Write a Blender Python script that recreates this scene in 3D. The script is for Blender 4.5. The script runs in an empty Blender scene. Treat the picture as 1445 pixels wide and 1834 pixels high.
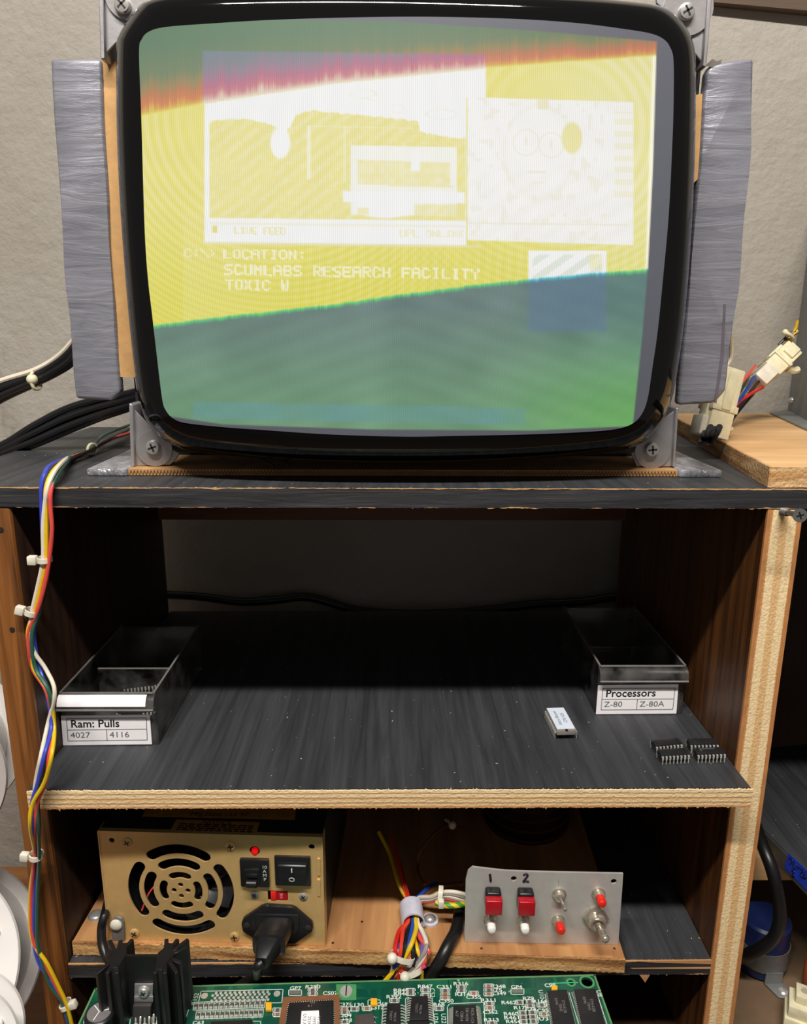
import bpy, bmesh, math, random
import numpy as np
from mathutils import Vector, Matrix, Quaternion
C = bpy.context.scene.collection
random.seed(7)
R = math.radians
# ------------------------------------------------------------------ camera, world, light, exposure
ZC = 1.30                       # lens height above the floor
CAM_Y = -0.43                   # the lens is 43 cm in front of the cabinet's front edges (y = 0)
FPX = 1330.0
PITCH, YAW, ROLL = 13.8, -0.7, 0.27
cam_d = bpy.data.cameras.new('camera'); cam = bpy.data.objects.new('camera', cam_d); C.objects.link(cam)
cam_d.sensor_fit = 'VERTICAL'; cam_d.sensor_height = 36.0; cam_d.sensor_width = 36.0
cam_d.lens = FPX * 36.0 / 1834.0
cam_d.clip_start = 0.01; cam_d.clip_end = 50
CR = Matrix.Rotation(R(YAW), 3, 'Z') @ Matrix.Rotation(R(90 - PITCH), 3, 'X') @ Matrix.Rotation(R(ROLL), 3, 'Z')
cam.matrix_world = Matrix.Translation((0, CAM_Y, ZC)) @ CR.to_4x4()
sc = bpy.context.scene
sc.camera = cam
w = bpy.data.worlds.new('world'); sc.world = w; w.use_nodes = True
w.node_tree.nodes['Background'].inputs[0].default_value = (1.0, 0.93, 0.87, 1)
w.node_tree.nodes['Background'].inputs[1].default_value = 0.14
def area(name, loc, target, sx, sy, power, col):
    l = bpy.data.lights.new(name, 'AREA'); l.shape = 'RECTANGLE'; l.size = sx; l.size_y = sy
    l.energy = power; l.color = col
    o = bpy.data.objects.new(name, l); C.objects.link(o); o.location = loc
    o.rotation_euler = (Vector(target) - Vector(loc)).to_track_quat('-Z', 'Y').to_euler()
    return o
# the workshop's ceiling fluorescent tubes, above and behind the photographer
area('ceiling_tube_light', (-0.08, -0.72, 2.34), (-0.02, 0.1, 1.1), 0.9, 0.05, 32, (1.0, 0.95, 0.88))
vs = sc.view_settings
sc.display_settings.display_device = 'sRGB'
vs.view_transform = 'Standard'; vs.look = 'None'; vs.gamma = 1; vs.exposure = 0.0; vs.use_curve_mapping = False

# ------------------------------------------------------------------ helpers
CRn = np.array(CR)
def ray(u, v):
    d = np.array([(u - 722.5) / FPX, -(v - 917.0) / FPX, -1.0])
    return CRn @ d
def PY(u, v, Y):                # the point seen at a photo position that lies on the plane y = Y
    d = ray(u, v); t = (Y - CAM_Y) / d[1]
    return Vector((d[0] * t, Y, ZC + d[2] * t))
def PZ(u, v, dz):               # the same on the level plane z = ZC + dz
    d = ray(u, v); t = dz / d[2]
    return Vector((d[0] * t, CAM_Y + d[1] * t, ZC + dz))
def proj(P):                    # photo position of points, N x 3
    q = (np.asarray(P) - np.array([0, CAM_Y, ZC])) @ CRn
    return 722.5 + FPX * q[:, 0] / -q[:, 2], 917.0 - FPX * q[:, 1] / -q[:, 2]
def srgb(r, g, b):
    f = lambda c: c / 12.92 if c <= 0.04045 else ((c + 0.055) / 1.055) ** 2.4
    return (f(r / 255), f(g / 255), f(b / 255), 1)
def smooth_path(pts, k=6, closed=False):
    P = [np.array(p, float) for p in pts]; n = len(P); out = []
    for i in range(n if closed else n - 1):
        if closed: a, b, c, d = P[i - 1], P[i], P[(i + 1) % n], P[(i + 2) % n]
        else: a, b, c, d = P[max(i - 1, 0)], P[i], P[i + 1], P[min(i + 2, n - 1)]
        for j in range(k):
            t = j / k
            out.append(0.5 * ((2 * b) + (c - a) * t + (2 * a - 5 * b + 4 * c - d) * t * t + (3 * b - a - 3 * c + d) * t ** 3))
    if not closed: out.append(P[-1])
    return out
class MB:
    def __init__(s, M=None): s.v = []; s.f = []; s.M = M
    def add(s, vs_, fs):
        o = len(s.v)
        for p in vs_:
            p = Vector(p); s.v.append(s.M @ p if s.M is not None else p)
        for f in fs: s.f.append([i + o for i in f])
        return s
    def addbm(s, bm):
        bm.verts.ensure_lookup_table(); bm.verts.index_update()
        s.add([v.co.copy() for v in bm.verts], [[v.index for v in f.verts] for f in bm.faces]); bm.free(); return s
    def box(s, x0, x1, y0, y1, z0, z1, bevel=0, seg=2, M=None):
        bm = bmesh.new(); bmesh.ops.create_cube(bm, size=1)
        for v in bm.verts:
            v.co = Vector(((x0 + x1) / 2 + v.co.x * (x1 - x0), (y0 + y1) / 2 + v.co.y * (y1 - y0), (z0 + z1) / 2 + v.co.z * (z1 - z0)))
        if bevel: bmesh.ops.bevel(bm, geom=list(bm.edges), offset=bevel, segments=seg, profile=0.5, affect='EDGES')
        if M is not None: bmesh.ops.transform(bm, matrix=M, verts=bm.verts)
        return s.addbm(bm)
    def prism(s, poly, off, bevel=0, seg=2):          # polygon of 3-D points swept by the vector off
        bm = bmesh.new(); a = [bm.verts.new(Vector(p)) for p in poly]; b = [bm.verts.new(Vector(p) + Vector(off)) for p in poly]
        n = len(a); bm.faces.new(a); bm.faces.new(b[::-1])
        for i in range(n): bm.faces.new((a[i], b[i], b[(i + 1) % n], a[(i + 1) % n])[::-1])
        bmesh.ops.recalc_face_normals(bm, faces=bm.faces)
        if bevel: bmesh.ops.bevel(bm, geom=list(bm.edges), offset=bevel, segments=seg, profile=0.5, affect='EDGES')
        return s.addbm(bm)
    def lathe(s, prof, org, axis, n=24, cap=True):   # profile of (radius, height along axis)
        ax = Vector(axis).normalized(); q = ax.to_track_quat('Z', 'Y'); org = Vector(org)
        vs_, fs = [], []
        for r, h in prof:
            for k in range(n):
                a = 2 * math.pi * k / n
                vs_.append(org + q @ Vector((r * math.cos(a), r * math.sin(a), h)))
        for i in range(len(prof) - 1):
            for k in range(n):
                k2 = (k + 1) % n; fs.append((i * n + k, i * n + k2, (i + 1) * n + k2, (i + 1) * n + k))
        if cap:
            fs.append(tuple(range(n))[::-1]); m = (len(prof) - 1) * n; fs.append(tuple(m + k for k in range(n)))
        return s.add(vs_, fs)
    def cyl(s, org, axis, r, h, n=20, bev=0):
        if bev: return s.lathe([(r - bev, 0), (r, bev), (r, h - bev), (r - bev, h)], org, axis, n)
        return s.lathe([(r, 0), (r, h)], org, axis, n)
    def tube(s, pts, r, n=8, k=5, sm=True):
        P = [Vector(p) for p in (smooth_path(pts, k) if sm else pts)]
        T = [(P[min(i + 1, len(P) - 1)] - P[max(i - 1, 0)]).normalized() for i in range(len(P))]
        nrm = T[0].orthogonal().normalized(); vs_, fs = [], []
        for i, p in enumerate(P):
            nrm = (nrm - T[i] * nrm.dot(T[i])).normalized(); b = T[i].cross(nrm)
            rr = r[min(int(i / max(1, len(P) - 1) * (len(r) - 1)), len(r) - 1)] if isinstance(r, (list, tuple)) else r
            for q in range(n):
                a = 2 * math.pi * q / n; vs_.append(p + (nrm * math.cos(a) + b * math.sin(a)) * rr)
        for i in range(len(P) - 1):
            for q in range(n):
                q2 = (q + 1) % n; fs.append((i * n + q, i * n + q2, (i + 1) * n + q2, (i + 1) * n + q))
        fs.append(tuple(range(n))[::-1]); m = (len(P) - 1) * n; fs.append(tuple(m + q for q in range(n)))
        return s.add(vs_, fs)
    def sphere(s, c, rx, ry=None, rz=None, n=14):
        bm = bmesh.new(); bmesh.ops.create_uvsphere(bm, u_segments=n, v_segments=n // 2 + 1, radius=1)
        for v in bm.verts: v.co = Vector((c[0] + v.co.x * rx, c[1] + v.co.y * (ry or rx), c[2] + v.co.z * (rz or rx)))
        return s.addbm(bm)
    def strip(s, pts, wdir, wd, th, ndir):           # flat band along a path (cable ties, straps)
        wv = Vector(wdir).normalized() * wd / 2; nv = Vector(ndir).normalized() * th / 2; vs_, fs = [], []
        for p in pts:
            p = Vector(p); vs_ += [p - wv - nv, p + wv - nv, p + wv + nv, p - wv + nv]
        for i in range(len(pts) - 1):
            for q in range(4):
                q2 = (q + 1) % 4; fs.append((i * 4 + q, i * 4 + q2, i * 4 + 4 + q2, i * 4 + 4 + q))
        fs += [(3, 2, 1, 0), tuple((len(pts) - 1) * 4 + q for q in range(4))]
        return s.add(vs_, fs)
    def text(s, txt, org, xd, yd, size, bold=0.0, align='CENTER', sx=1.0):
        cu = bpy.data.curves.new('t', 'FONT'); cu.body = txt; cu.size = size; cu.align_x = align; cu.align_y = 'CENTER'
        cu.offset = bold; cu.resolution_u = 3; cu.fill_mode = 'BOTH'
        o = bpy.data.objects.new('t', cu); C.objects.link(o)
        dg = bpy.context.evaluated_depsgraph_get(); me = bpy.data.meshes.new_from_object(o.evaluated_get(dg))
        xd = Vector(xd).normalized(); yd = Vector(yd).normalized(); org = Vector(org)
        s.add([org + xd * v.co.x * sx + yd * v.co.y for v in me.vertices], [list(p.vertices) for p in me.polygons])
        bpy.data.objects.remove(o); bpy.data.curves.remove(cu); bpy.data.meshes.remove(me); return s
    def mesh(s, name, Minv=None):
        me = bpy.data.meshes.new(name)
        me.from_pydata([(Minv @ p if Minv is not None else p) for p in s.v], [], s.f); me.update(); return me
ROOT = {}
def obj(name, mb, m, parent=None, smooth=40, label=None):
    if parent is not None:
        Mw = ROOT[parent.name]; me = mb.mesh(name, Mw.inverted())
    else:
        a = np.array([list(p) for p in mb.v]); lo, hi = a.min(0), a.max(0)
        Mw = Matrix.Translation(((lo[0] + hi[0]) / 2, (lo[1] + hi[1]) / 2, lo[2])); me = mb.mesh(name, Mw.inverted())
    if m is not None: me.materials.append(m)
    if smooth:
        me.polygons.foreach_set('use_smooth', [True] * len(me.polygons)); me.set_sharp_from_angle(angle=R(smooth))
    o = bpy.data.objects.new(name, me); C.objects.link(o)
    if parent is not None: o.parent = parent
    else: o.matrix_world = Mw
    ROOT[o.name] = Mw
    if label: o['label'] = label
    return o
def thing(name, label, cat, loc, rz=0.0, group=None):
    o = bpy.data.objects.new(name, None); C.objects.link(o); o.empty_display_size = 0.02
    Mw = Matrix.Translation(Vector(loc)) @ Matrix.Rotation(rz, 4, 'Z'); o.matrix_world = Mw; ROOT[o.name] = Mw
    return tag(o, label, cat, group)
def tag(o, label, cat, group=None, kind=None):
    if label: o['label'] = label
    if cat: o['category'] = cat
    if group: o['group'] = group
    if kind: o['kind'] = kind
    return o
def frame(o, xd, yd, zd):
    M = Matrix.Identity(4)
    for i, a in enumerate((xd, yd, zd)):
        a = Vector(a).normalized()
        for j in range(3): M[j][i] = a[j]
    for j in range(3): M[j][3] = o[j]
    return M
def copy_tree(root, mat_world, label=None):
    r = root.copy(); C.objects.link(r); r.matrix_world = mat_world
    if label: r['label'] = label
    for ch in list(root.children):
        c = ch.copy(); C.objects.link(c); c.parent = r
        for g in list(ch.children):
            d = g.copy(); C.objects.link(d); d.parent = c
    return r

# ------------------------------------------------------------------ materials
class N:
    def __init__(s, name):
        s.m = bpy.data.materials.new(name); s.m.use_nodes = True; s.t = s.m.node_tree; s.b = s.t.nodes['Principled BSDF']
        s.tc = s.t.nodes.new('ShaderNodeTexCoord')
    def n(s, typ, **kw):
        x = s.t.nodes.new(typ)
        for k, v in kw.items(): setattr(x, k, v)
        return x
    def l(s, a, b): s.t.links.new(a, b)
    def put(s, sock, v):
        if hasattr(v, 'is_linked') or hasattr(v, 'node'): s.l(v, sock)
        else: sock.default_value = v
    def coord(s, scale=(1, 1, 1), src='Object'):
        mp = s.n('ShaderNodeMapping'); s.l(s.tc.outputs[src], mp.inputs[0]); mp.inputs['Scale'].default_value = scale; return mp.outputs[0]
    def noise(s, scale, detail=4, vec=None, rough=0.55, dist=0):
        x = s.n('ShaderNodeTexNoise'); x.inputs['Scale'].default_value = scale; x.inputs['Detail'].default_value = detail
        x.inputs['Roughness'].default_value = rough; x.inputs['Distortion'].default_value = dist
        s.l(vec if vec is not None else s.tc.outputs['Object'], x.inputs['Vector']); return x.outputs[0]
    def ramp(s, fac, stops):
        x = s.n('ShaderNodeValToRGB'); e = x.color_ramp.elements
        while len(e) < len(stops): e.new(0.5)
        for i, (p, c) in enumerate(stops): e[i].position = p; e[i].color = c if len(c) == 4 else (*c, 1)
        s.l(fac, x.inputs[0]); return x.outputs[0]
    def step(s, fac, a, b): return s.ramp(fac, [(a, (0, 0, 0, 1)), (b, (1, 1, 1, 1))])
    def mix(s, fac, a, b, mode='MIX'):
        x = s.n('ShaderNodeMix', data_type='RGBA', blend_type=mode)
        s.put(x.inputs[0], fac); s.put(x.inputs[6], a); s.put(x.inputs[7], b); return x.outputs[2]
    def math(s, op, a, b=0.0, c=0.0):
        x = s.n('ShaderNodeMath', operation=op); s.put(x.inputs[0], a); s.put(x.inputs[1], b); s.put(x.inputs[2], c); return x.outputs[0]
    def xyz(s):
        x = s.n('ShaderNodeSeparateXYZ'); s.l(s.tc.outputs['Object'], x.inputs[0]); return x.outputs
    def bump(s, h, strength, dist=0.001):
        x = s.n('ShaderNodeBump'); x.inputs['Strength'].default_value = strength; x.inputs['Distance'].default_value = dist
        s.l(h, x.inputs['Height']); s.l(x.outputs[0], s.b.inputs['Normal']); return s
    def set(s, **kw):
        for k, v in kw.items(): s.put(s.b.inputs[k.replace('_', ' ')], v)
        return s
def plain(name, col, rough=0.5, metal=0.0, bump=0.0, bscale=600, var=0.12, **kw):
    x = N(name); f = x.noise(bscale * 0.2, 3)
    dark = tuple(c * (1 - var) for c in col[:3]) + (1,); lite = tuple(min(1, c * (1 + var)) for c in col[:3]) + (1,)
    x.set(Base_Color=x.ramp(f, [(0.3, dark), (0.7, lite)]), Roughness=rough, Metallic=metal, **kw)
    if bump: x.bump(x.noise(bscale, 4), bump, 0.0006)
    return x.m
def wood(name, dark, lite, axis=(1, 1, 0.06), scale=60, rough=0.5, bump=0.3, flecks=None, fleck_col=None):
    x = N(name); v = x.coord(axis)
    g = x.noise(scale, 6, v, 0.6, 0.6); g2 = x.noise(scale * 6, 3, v, 0.6)
    col = x.ramp(g, [(0.32, dark), (0.68, lite)]); col = x.mix(x.math('MULTIPLY', g2, 0.45), col, dark)
    if flecks:
        fl = x.step(x.noise(flecks[0], 2), flecks[1], flecks[1] + 0.02); col = x.mix(fl, col, fleck_col)
        big = x.noise(9, 3); fl2 = x.step(x.math('MULTIPLY', x.noise(flecks[0] * 0.35, 5, x.coord((1, 0.12, 1))), x.math('ADD', big, 0.45)), flecks[2], flecks[2] + 0.1)
        col = x.mix(x.math('MULTIPLY', fl2, 0.5), col, fleck_col)
    x.set(Base_Color=col, Roughness=rough); x.bump(g2, bump, 0.0008); return x.m
def ply_edge(name, axis, freq, dark, mid, lite, rough=0.85):
    # axis: which object axis runs through the glued layers ('x' or 'z'); freq: layers per metre
    x = N(name); sx = (freq, 14, 14) if axis == 'x' else (14, 14, freq)
    lay = x.noise(1.0, 2, x.coord(sx), 0.5, 0.15); fib = x.noise(420, 4); pores = x.noise(900, 2, x.coord((1, 1, 0.5) if axis == 'z' else (1, 1, 1)))
    col = x.ramp(lay, [(0.34, dark), (0.47, mid), (0.56, lite), (0.7, mid)])
    col = x.mix(x.math('MULTIPLY', x.step(fib, 0.45, 0.75), 0.45), col, dark)
    col = x.mix(x.math('MULTIPLY', x.step(pores, 0.62, 0.70), 0.35), col, tuple(c * 0.35 for c in dark[:3]) + (1,))
    x.set(Base_Color=col, Roughness=rough); x.bump(x.math('ADD', fib, x.math('MULTIPLY', lay, 0.6)), 0.8, 0.0012); return x.m
M = {}
TAN_D, TAN_M, TAN_L = srgb(150, 105, 62), srgb(196, 150, 98), srgb(228, 192, 142)
def layered_edge(name, axis, lo, th, stops, rough=0.85):
    # glued layers at fixed places through a board that starts at lo and is th thick
    x = N(name); p = x.xyz()[0 if axis == 'x' else 2]
    wob = x.math('MULTIPLY', x.math('SUBTRACT', x.noise(1, 4, x.coord((30, 30, 12) if axis == 'x' else (12, 30, 30))), 0.5), 0.12)
    f = x.math('ADD', x.math('DIVIDE', x.math('SUBTRACT', p, lo), th), wob); col = x.ramp(f, stops)
    fib = x.noise(1, 5, x.coord((700, 300, 260) if axis == 'x' else (260, 300, 700))); pores = x.noise(620, 2); slow = x.noise(24, 3)
    col = x.mix(x.math('MULTIPLY', x.step(fib, 0.50, 0.75), 0.26), col, TAN_D); col = x.mix(x.math('MULTIPLY', x.step(pores, 0.62, 0.72), x.math('MULTIPLY', slow, 0.45)), col, srgb(110, 78, 46))
    x.set(Base_Color=col, Roughness=rough); x.bump(x.math('ADD', fib, pores), 0.5, 0.0010); return x.m
PALE, SMOOTH, VEN, GLUE = srgb(244, 216, 168), srgb(228, 186, 130), srgb(200, 144, 88), srgb(168, 120, 74)
M['ply_panel_edge'] = layered_edge('plywood_panel_edge', 'x', 0.2235, 0.02, [(0.0, VEN), (0.13, VEN), (0.16, PALE), (0.38, PALE), (0.41, SMOOTH), (0.62, SMOOTH), (0.65, PALE), (0.87, PALE), (0.90, VEN)])
M['ply_shelf_edge'] = layered_edge('plywood_shelf_edge', 'z', ZC - 0.2893, 0.0120, [(0.0, VEN), (0.14, PALE), (0.24, GLUE), (0.30, PALE), (0.46, SMOOTH), (0.52, GLUE), (0.58, PALE), (0.74, PALE), (0.79, GLUE), (0.85, PALE), (1.0, PALE)])
M['ply_offcut_edge'] = ply_edge('plywood_offcut_edge', 'z', 150, TAN_D, TAN_M, TAN_L)
M['ply_face'] = wood('plywood_face', srgb(168, 118, 72), srgb(214, 166, 112), (0.10, 1, 1), 55, 0.7, 0.25)
M['ply_base_face'] = wood('plywood_base_face', srgb(150, 100, 58), srgb(204, 152, 98), (1, 0.10, 1), 55, 0.75, 0.3)
M['pale_ply'] = wood('pale_plywood', srgb(188, 146, 98), srgb(222, 184, 134), (0.12, 1, 1), 40, 0.65, 0.2)
M['stain_wood'] = wood('brown_stained_wood', srgb(58, 32, 14), srgb(122, 76, 36), (1, 1, 0.06), 120, 0.42, 0.4)
M['stain_front'] = wood('brown_varnished_pine', srgb(66, 36, 14), srgb(158, 100, 48), (1, 1, 0.035), 150, 0.35, 0.4)
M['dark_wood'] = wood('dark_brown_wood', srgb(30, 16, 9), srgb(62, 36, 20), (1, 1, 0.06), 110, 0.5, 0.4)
M['black_paint'] = wood('worn_black_paint', srgb(42, 43, 46), srgb(68, 70, 74), (1.0, 0.045, 1), 150, 0.52, 0.5, (300, 0.742, 0.86), srgb(200, 170, 128))
M['wall_shelf'] = wood('umber_board', srgb(84, 66, 52), srgb(104, 84, 66), (0.1, 1, 1), 40, 0.6)
def black_board_edge(zlo, zhi):
    # black paint that has chipped off along the board's upper and lower edges (object z runs up from the board's base)
    x = N('chipped_black_board'); z = x.xyz()[2]
    v = x.coord((0.06, 1, 1)); g = x.noise(220, 6, v, 0.65, 0.5); big = x.noise(26, 4, x.coord((1, 0.2, 0.2))); fine = x.noise(180, 4, x.coord((0.5, 1, 1)))
    base = x.ramp(g, [(0.3, srgb(22, 22, 24)), (0.62, srgb(52, 52, 55)), (0.8, srgb(98, 92, 86))])
    amp = x.math('MULTIPLY', x.step(big, 0.45, 0.75), 0.006)
    lo = x.math('LESS_THAN', x.math('SUBTRACT', z, zlo), x.math('MULTIPLY', amp, x.math('MULTIPLY', fine, 0.75)))
    hi = x.math('LESS_THAN', x.math('SUBTRACT', zhi, z), x.math('ADD', x.math('MULTIPLY', x.math('SUBTRACT', x.math('MULTIPLY', fine, x.math('ADD', big, 0.5)), 0.56), 0.0022), 0.0))
    wear = x.math('MAXIMUM', lo, hi)
    x.set(Base_Color=x.mix(wear, base, srgb(198, 152, 100)), Roughness=0.55); x.bump(x.math('ADD', g, wear), 0.7, 0.0010); return x.m
def wall_mat():
    x = N('painted_block_wall'); px = x.xyz(); big = x.noise(3.5, 5); mid = x.noise(30, 6, None, 0.6); grit = x.noise(160, 5)
    col = x.ramp(big, [(0.3, srgb(148, 142, 132)), (0.7, srgb(178, 172, 162))])
    # damp streak that runs down the wall at the far left, and small scuffs
    sx = x.math('ABSOLUTE', x.math('SUBTRACT', x.math('ADD', px[0], x.math('MULTIPLY', x.noise(14, 5), 0.03)), -0.372))
    st = x.math('MULTIPLY', x.math('SUBTRACT', 1.0, x.step(sx, 0.0, 0.016)), x.step(x.noise(45, 5, x.coord((1, 1, 0.25))), 0.47, 0.66))
    col = x.mix(x.math('MULTIPLY', st, 0.6), col, srgb(92, 84, 72))
    col = x.mix(x.math('MULTIPLY', x.step(x.noise(22, 6, x.coord((1, 1, 0.5))), 0.66, 0.76), 0.35), col, srgb(150, 140, 126))
    col = x.mix(x.math('MULTIPLY', x.step(x.noise(7, 6), 0.44, 0.60), 0.30), col, srgb(128, 119, 105))
    x.set(Base_Color=col, Roughness=0.75); h = x.math('ADD', mid, x.math('MULTIPLY', grit, 0.25)); x.bump(h, 0.55, 0.006); return x.m
M['wall'] = wall_mat()
def tape_mat():
    x = N('silver_duct_tape'); r1 = x.noise(1.0, 5, x.coord((16, 16, 130)), 0.62, 1.2); r2 = x.noise(22, 5)
    thr = x.n('ShaderNodeTexWave', wave_type='BANDS', bands_direction='Z'); thr.inputs['Scale'].default_value = 90; thr.inputs['Distortion'].default_value = 0.6
    x.l(x.tc.outputs['Object'], thr.inputs[0])
    col = x.ramp(r1, [(0.3, srgb(118, 118, 128)), (0.66, srgb(142, 142, 152)), (0.78, srgb(172, 172, 182))])
    x.set(Base_Color=col, Roughness=x.ramp(r2, [(0.3, (0.3, 0.3, 0.3, 1)), (0.7, (0.5, 0.5, 0.5, 1))]), Metallic=0.25)
    x.bump(x.math('ADD', x.math('ADD', r1, x.math('MULTIPLY', r2, 0.8)), x.math('MULTIPLY', thr.outputs[1], 0.03)), 0.36, 0.0022); return x.m
M['tape'] = tape_mat()
def shiny_tape():
    x = N('crinkled_silver_tape'); r = x.noise(1, 5, x.coord((160, 60, 60)), 0.6, 0.8); r2 = x.noise(40, 4)
    x.set(Base_Color=x.ramp(r, [(0.35, srgb(150, 150, 158)), (0.7, srgb(204, 204, 212))]), Roughness=0.26, Metallic=0.55); x.bump(x.math('ADD', r, r2), 0.8, 0.004); return x.m
M['tape_shiny'] = shiny_tape()
def cardboard(name, edge=False):
    x = N(name); f = x.noise(90, 5); fl = x.noise(1.0, 3, x.coord((20, 200, 200)))
    x.set(Base_Color=x.ramp(f, [(0.3, srgb(166, 122, 76)), (0.7, srgb(192, 148, 98))]), Roughness=0.85); x.bump(fl, 0.3, 0.0006); return x.m
M['cardboard'] = cardboard('brown_cardboard')
M['flute'] = plain('corrugated_flute', srgb(122, 88, 52), 0.9)
M['tan_board'] = plain('tan_hardboard', srgb(196, 152, 98), 0.7, 0, 0.15)
def tube_glass():
    # glossy black glass with a film of dust caught along its lower border
    x = N('glossy_black_glass'); z = x.xyz()[2]; low = x.math('SUBTRACT', 1.0, x.step(x.math('ADD', z, 1.0), 0.8540, 0.8800))
    d = x.math('MULTIPLY', x.math('MULTIPLY', low, x.step(x.noise(900, 3), 0.50, 0.72)), x.math('MULTIPLY', x.noise(24, 4), 0.55))
    x.set(Base_Color=x.mix(d, srgb(10, 10, 11), srgb(150, 140, 126)), Roughness=x.math('ADD', 0.06, x.math('MULTIPLY', d, 0.9)), Specular_IOR_Level=0.5); return x.m
M['crt_black'] = tube_glass()
M['funnel'] = plain('dull_black_coating', srgb(28, 28, 30), 0.8)
M['bracket'] = plain('dull_zinc_bracket', srgb(168, 166, 168), 0.42, 0.55, 0.15, 300)
M['washer'] = plain('brushed_washer', srgb(172, 168, 168), 0.38, 0.6, 0.1, 400)
M['screw'] = plain('bright_screw', srgb(200, 198, 194), 0.25, 0.6)
M['dark_metal'] = plain('dark_steel', srgb(64, 64, 62), 0.45, 0.6)
M['zinc'] = plain('galvanised_steel', srgb(132, 134, 134), 0.5, 0.4, 0.1)
M['black_plastic'] = plain('black_plastic', srgb(24, 24, 26), 0.35)
M['black_rubber'] = plain('black_cable_rubber', srgb(22, 22, 23), 0.38, 0, 0.1, 300)
M['slot'] = plain('black_recess', srgb(6, 6, 6), 0.9)
M['nylon'] = plain('white_nylon', srgb(224, 218, 202), 0.4, Subsurface_Weight=0.15, Subsurface_Radius=(0.004, 0.004, 0.003))
M['nylon_cream'] = plain('cream_nylon', srgb(226, 218, 184), 0.42, Subsurface_Weight=0.15, Subsurface_Radius=(0.004, 0.004, 0.003))
M['frosted'] = plain('frosted_clip_plastic', srgb(214, 212, 226), 0.35, Transmission_Weight=0.15)
M['white_plastic'] = plain('white_spool_plastic', srgb(240, 236, 233), 0.38, 0, 0.08, 60)
M['grey_white'] = plain('greyish_spool_plastic', srgb(190, 182, 178), 0.3, 0, 0.08, 60)
M['paper'] = plain('white_label_paper', srgb(250, 247, 250), 0.7, var=0.02)
M['paper_blue'] = plain('bluish_sticker_paper', srgb(214, 224, 238), 0.5, var=0.03)
M['ink'] = plain('black_ink', srgb(24, 22, 26), 0.6)
M['ink_grey'] = plain('grey_ink', srgb(92, 92, 96), 0.6)
M['marker'] = plain('blue_black_marker', srgb(20, 20, 44), 0.5)
M['blue_tape'] = plain('blue_masking_tape', srgb(22, 60, 196), 0.65, 0, 0.2, 500)
M['amber_label'] = plain('amber_label', srgb(196, 136, 60), 0.5)
WC = dict(red=(206, 38, 30), red2=(222, 66, 44), black=(26, 26, 28), blue=(34, 74, 168), blue2=(58, 74, 190), yellow=(228, 190, 24), white=(226, 216, 196),
          grey=(150, 146, 142), brown=(112, 66, 34), orange=(224, 112, 62), pink=(214, 70, 128), purple=(104, 84, 160), green=(44, 92, 74), coral=(224, 80, 72), gold=(196, 160, 30), dkgreen=(40, 66, 56))
for k, c in WC.items(): M['w_' + k] = plain(k + '_wire_insulation', srgb(*c), 0.38, var=0.05)
def glass_mat():
    x = N('clear_styrene'); t = x.n('ShaderNodeBsdfTransparent'); t.inputs[0].default_value = (0.93, 0.93, 0.93, 1)
    g = x.n('ShaderNodeBsdfGlossy'); g.inputs['Roughness'].default_value = 0.12; g.inputs[0].default_value = (0.9, 0.9, 0.9, 1)
    d = x.n('ShaderNodeBsdfDiffuse'); d.inputs[0].default_value = srgb(150, 148, 146)
    lw = x.n('ShaderNodeFresnel'); lw.inputs[0].default_value = 1.5
    m1 = x.n('ShaderNodeMixShader'); x.l(x.math('ADD', x.math('MULTIPLY', lw.outputs[0], 0.9), 0.02), m1.inputs[0]); x.l(t.outputs[0], m1.inputs[1]); x.l(g.outputs[0], m1.inputs[2])
    m2 = x.n('ShaderNodeMixShader'); x.l(x.math('MULTIPLY', x.step(x.noise(60, 5), 0.40, 0.85), 0.28), m2.inputs[0]); x.l(m1.outputs[0], m2.inputs[1]); x.l(d.outputs[0], m2.inputs[2])
    out = x.t.nodes['Material Output']; x.l(m2.outputs[0], out.inputs[0]); return x.m
M['clear'] = glass_mat()
M['clear_edge'] = plain('clear_plastic_rim', srgb(150, 146, 142), 0.2, 0, Transmission_Weight=0.4)
M['psu_gold'] = plain('gold_toned_steel', srgb(214, 178, 118), 0.33, 0.32, 0.06, 900, 0.05)
M['led'] = N('lit_red_led').set(Base_Color=srgb(190, 10, 14), Roughness=0.2, Emission_Color=srgb(255, 10, 20), Emission_Strength=0.45).m
M['red_cap'] = plain('red_button_plastic', srgb(176, 10, 28), 0.28)
M['red_tip'] = plain('bright_red_plastic', srgb(224, 40, 24), 0.32)
M['white_tip'] = plain('white_button_plastic', srgb(236, 234, 230), 0.3)
M['chrome'] = plain('nickel_plating', srgb(206, 196, 180), 0.2, 0.75)
M['alu'] = plain('brushed_aluminium', srgb(190, 186, 182), 0.45, 0.3, 0.12, 500, 0.06)
M['ic'] = plain('black_epoxy_chip', srgb(34, 34, 36), 0.42, 0, 0.1, 900)
M['ceramic'] = plain('grey_ceramic_chip', srgb(134, 126, 124), 0.5)
M['tin'] = plain('tinned_leads', srgb(214, 212, 204), 0.3, 0.45)
M['brown_plastic'] = plain('brown_socket_plastic', srgb(128, 84, 56), 0.5)
M['tantalum'] = plain('yellow_tantalum', srgb(236, 174, 40), 0.4)
M['silk'] = plain('white_silkscreen', srgb(216, 226, 216), 0.6, var=0.03)
M['smd'] = plain('dark_grey_resistor', srgb(86, 82, 82), 0.5)
M['smd_brown'] = plain('brown_ceramic_capacitor', srgb(150, 100, 72), 0.5)
M['heatsink'] = plain('black_anodised_aluminium', srgb(36, 35, 36), 0.4, 0.3)
M['pad'] = plain('green_bare_pad', srgb(76, 146, 92), 0.4)
M['cap_blue'] = plain('blue_sleeve', srgb(32, 46, 96), 0.35)
M['orange_plastic'] = plain('orange_plastic', srgb(216, 96, 40), 0.4)
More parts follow.
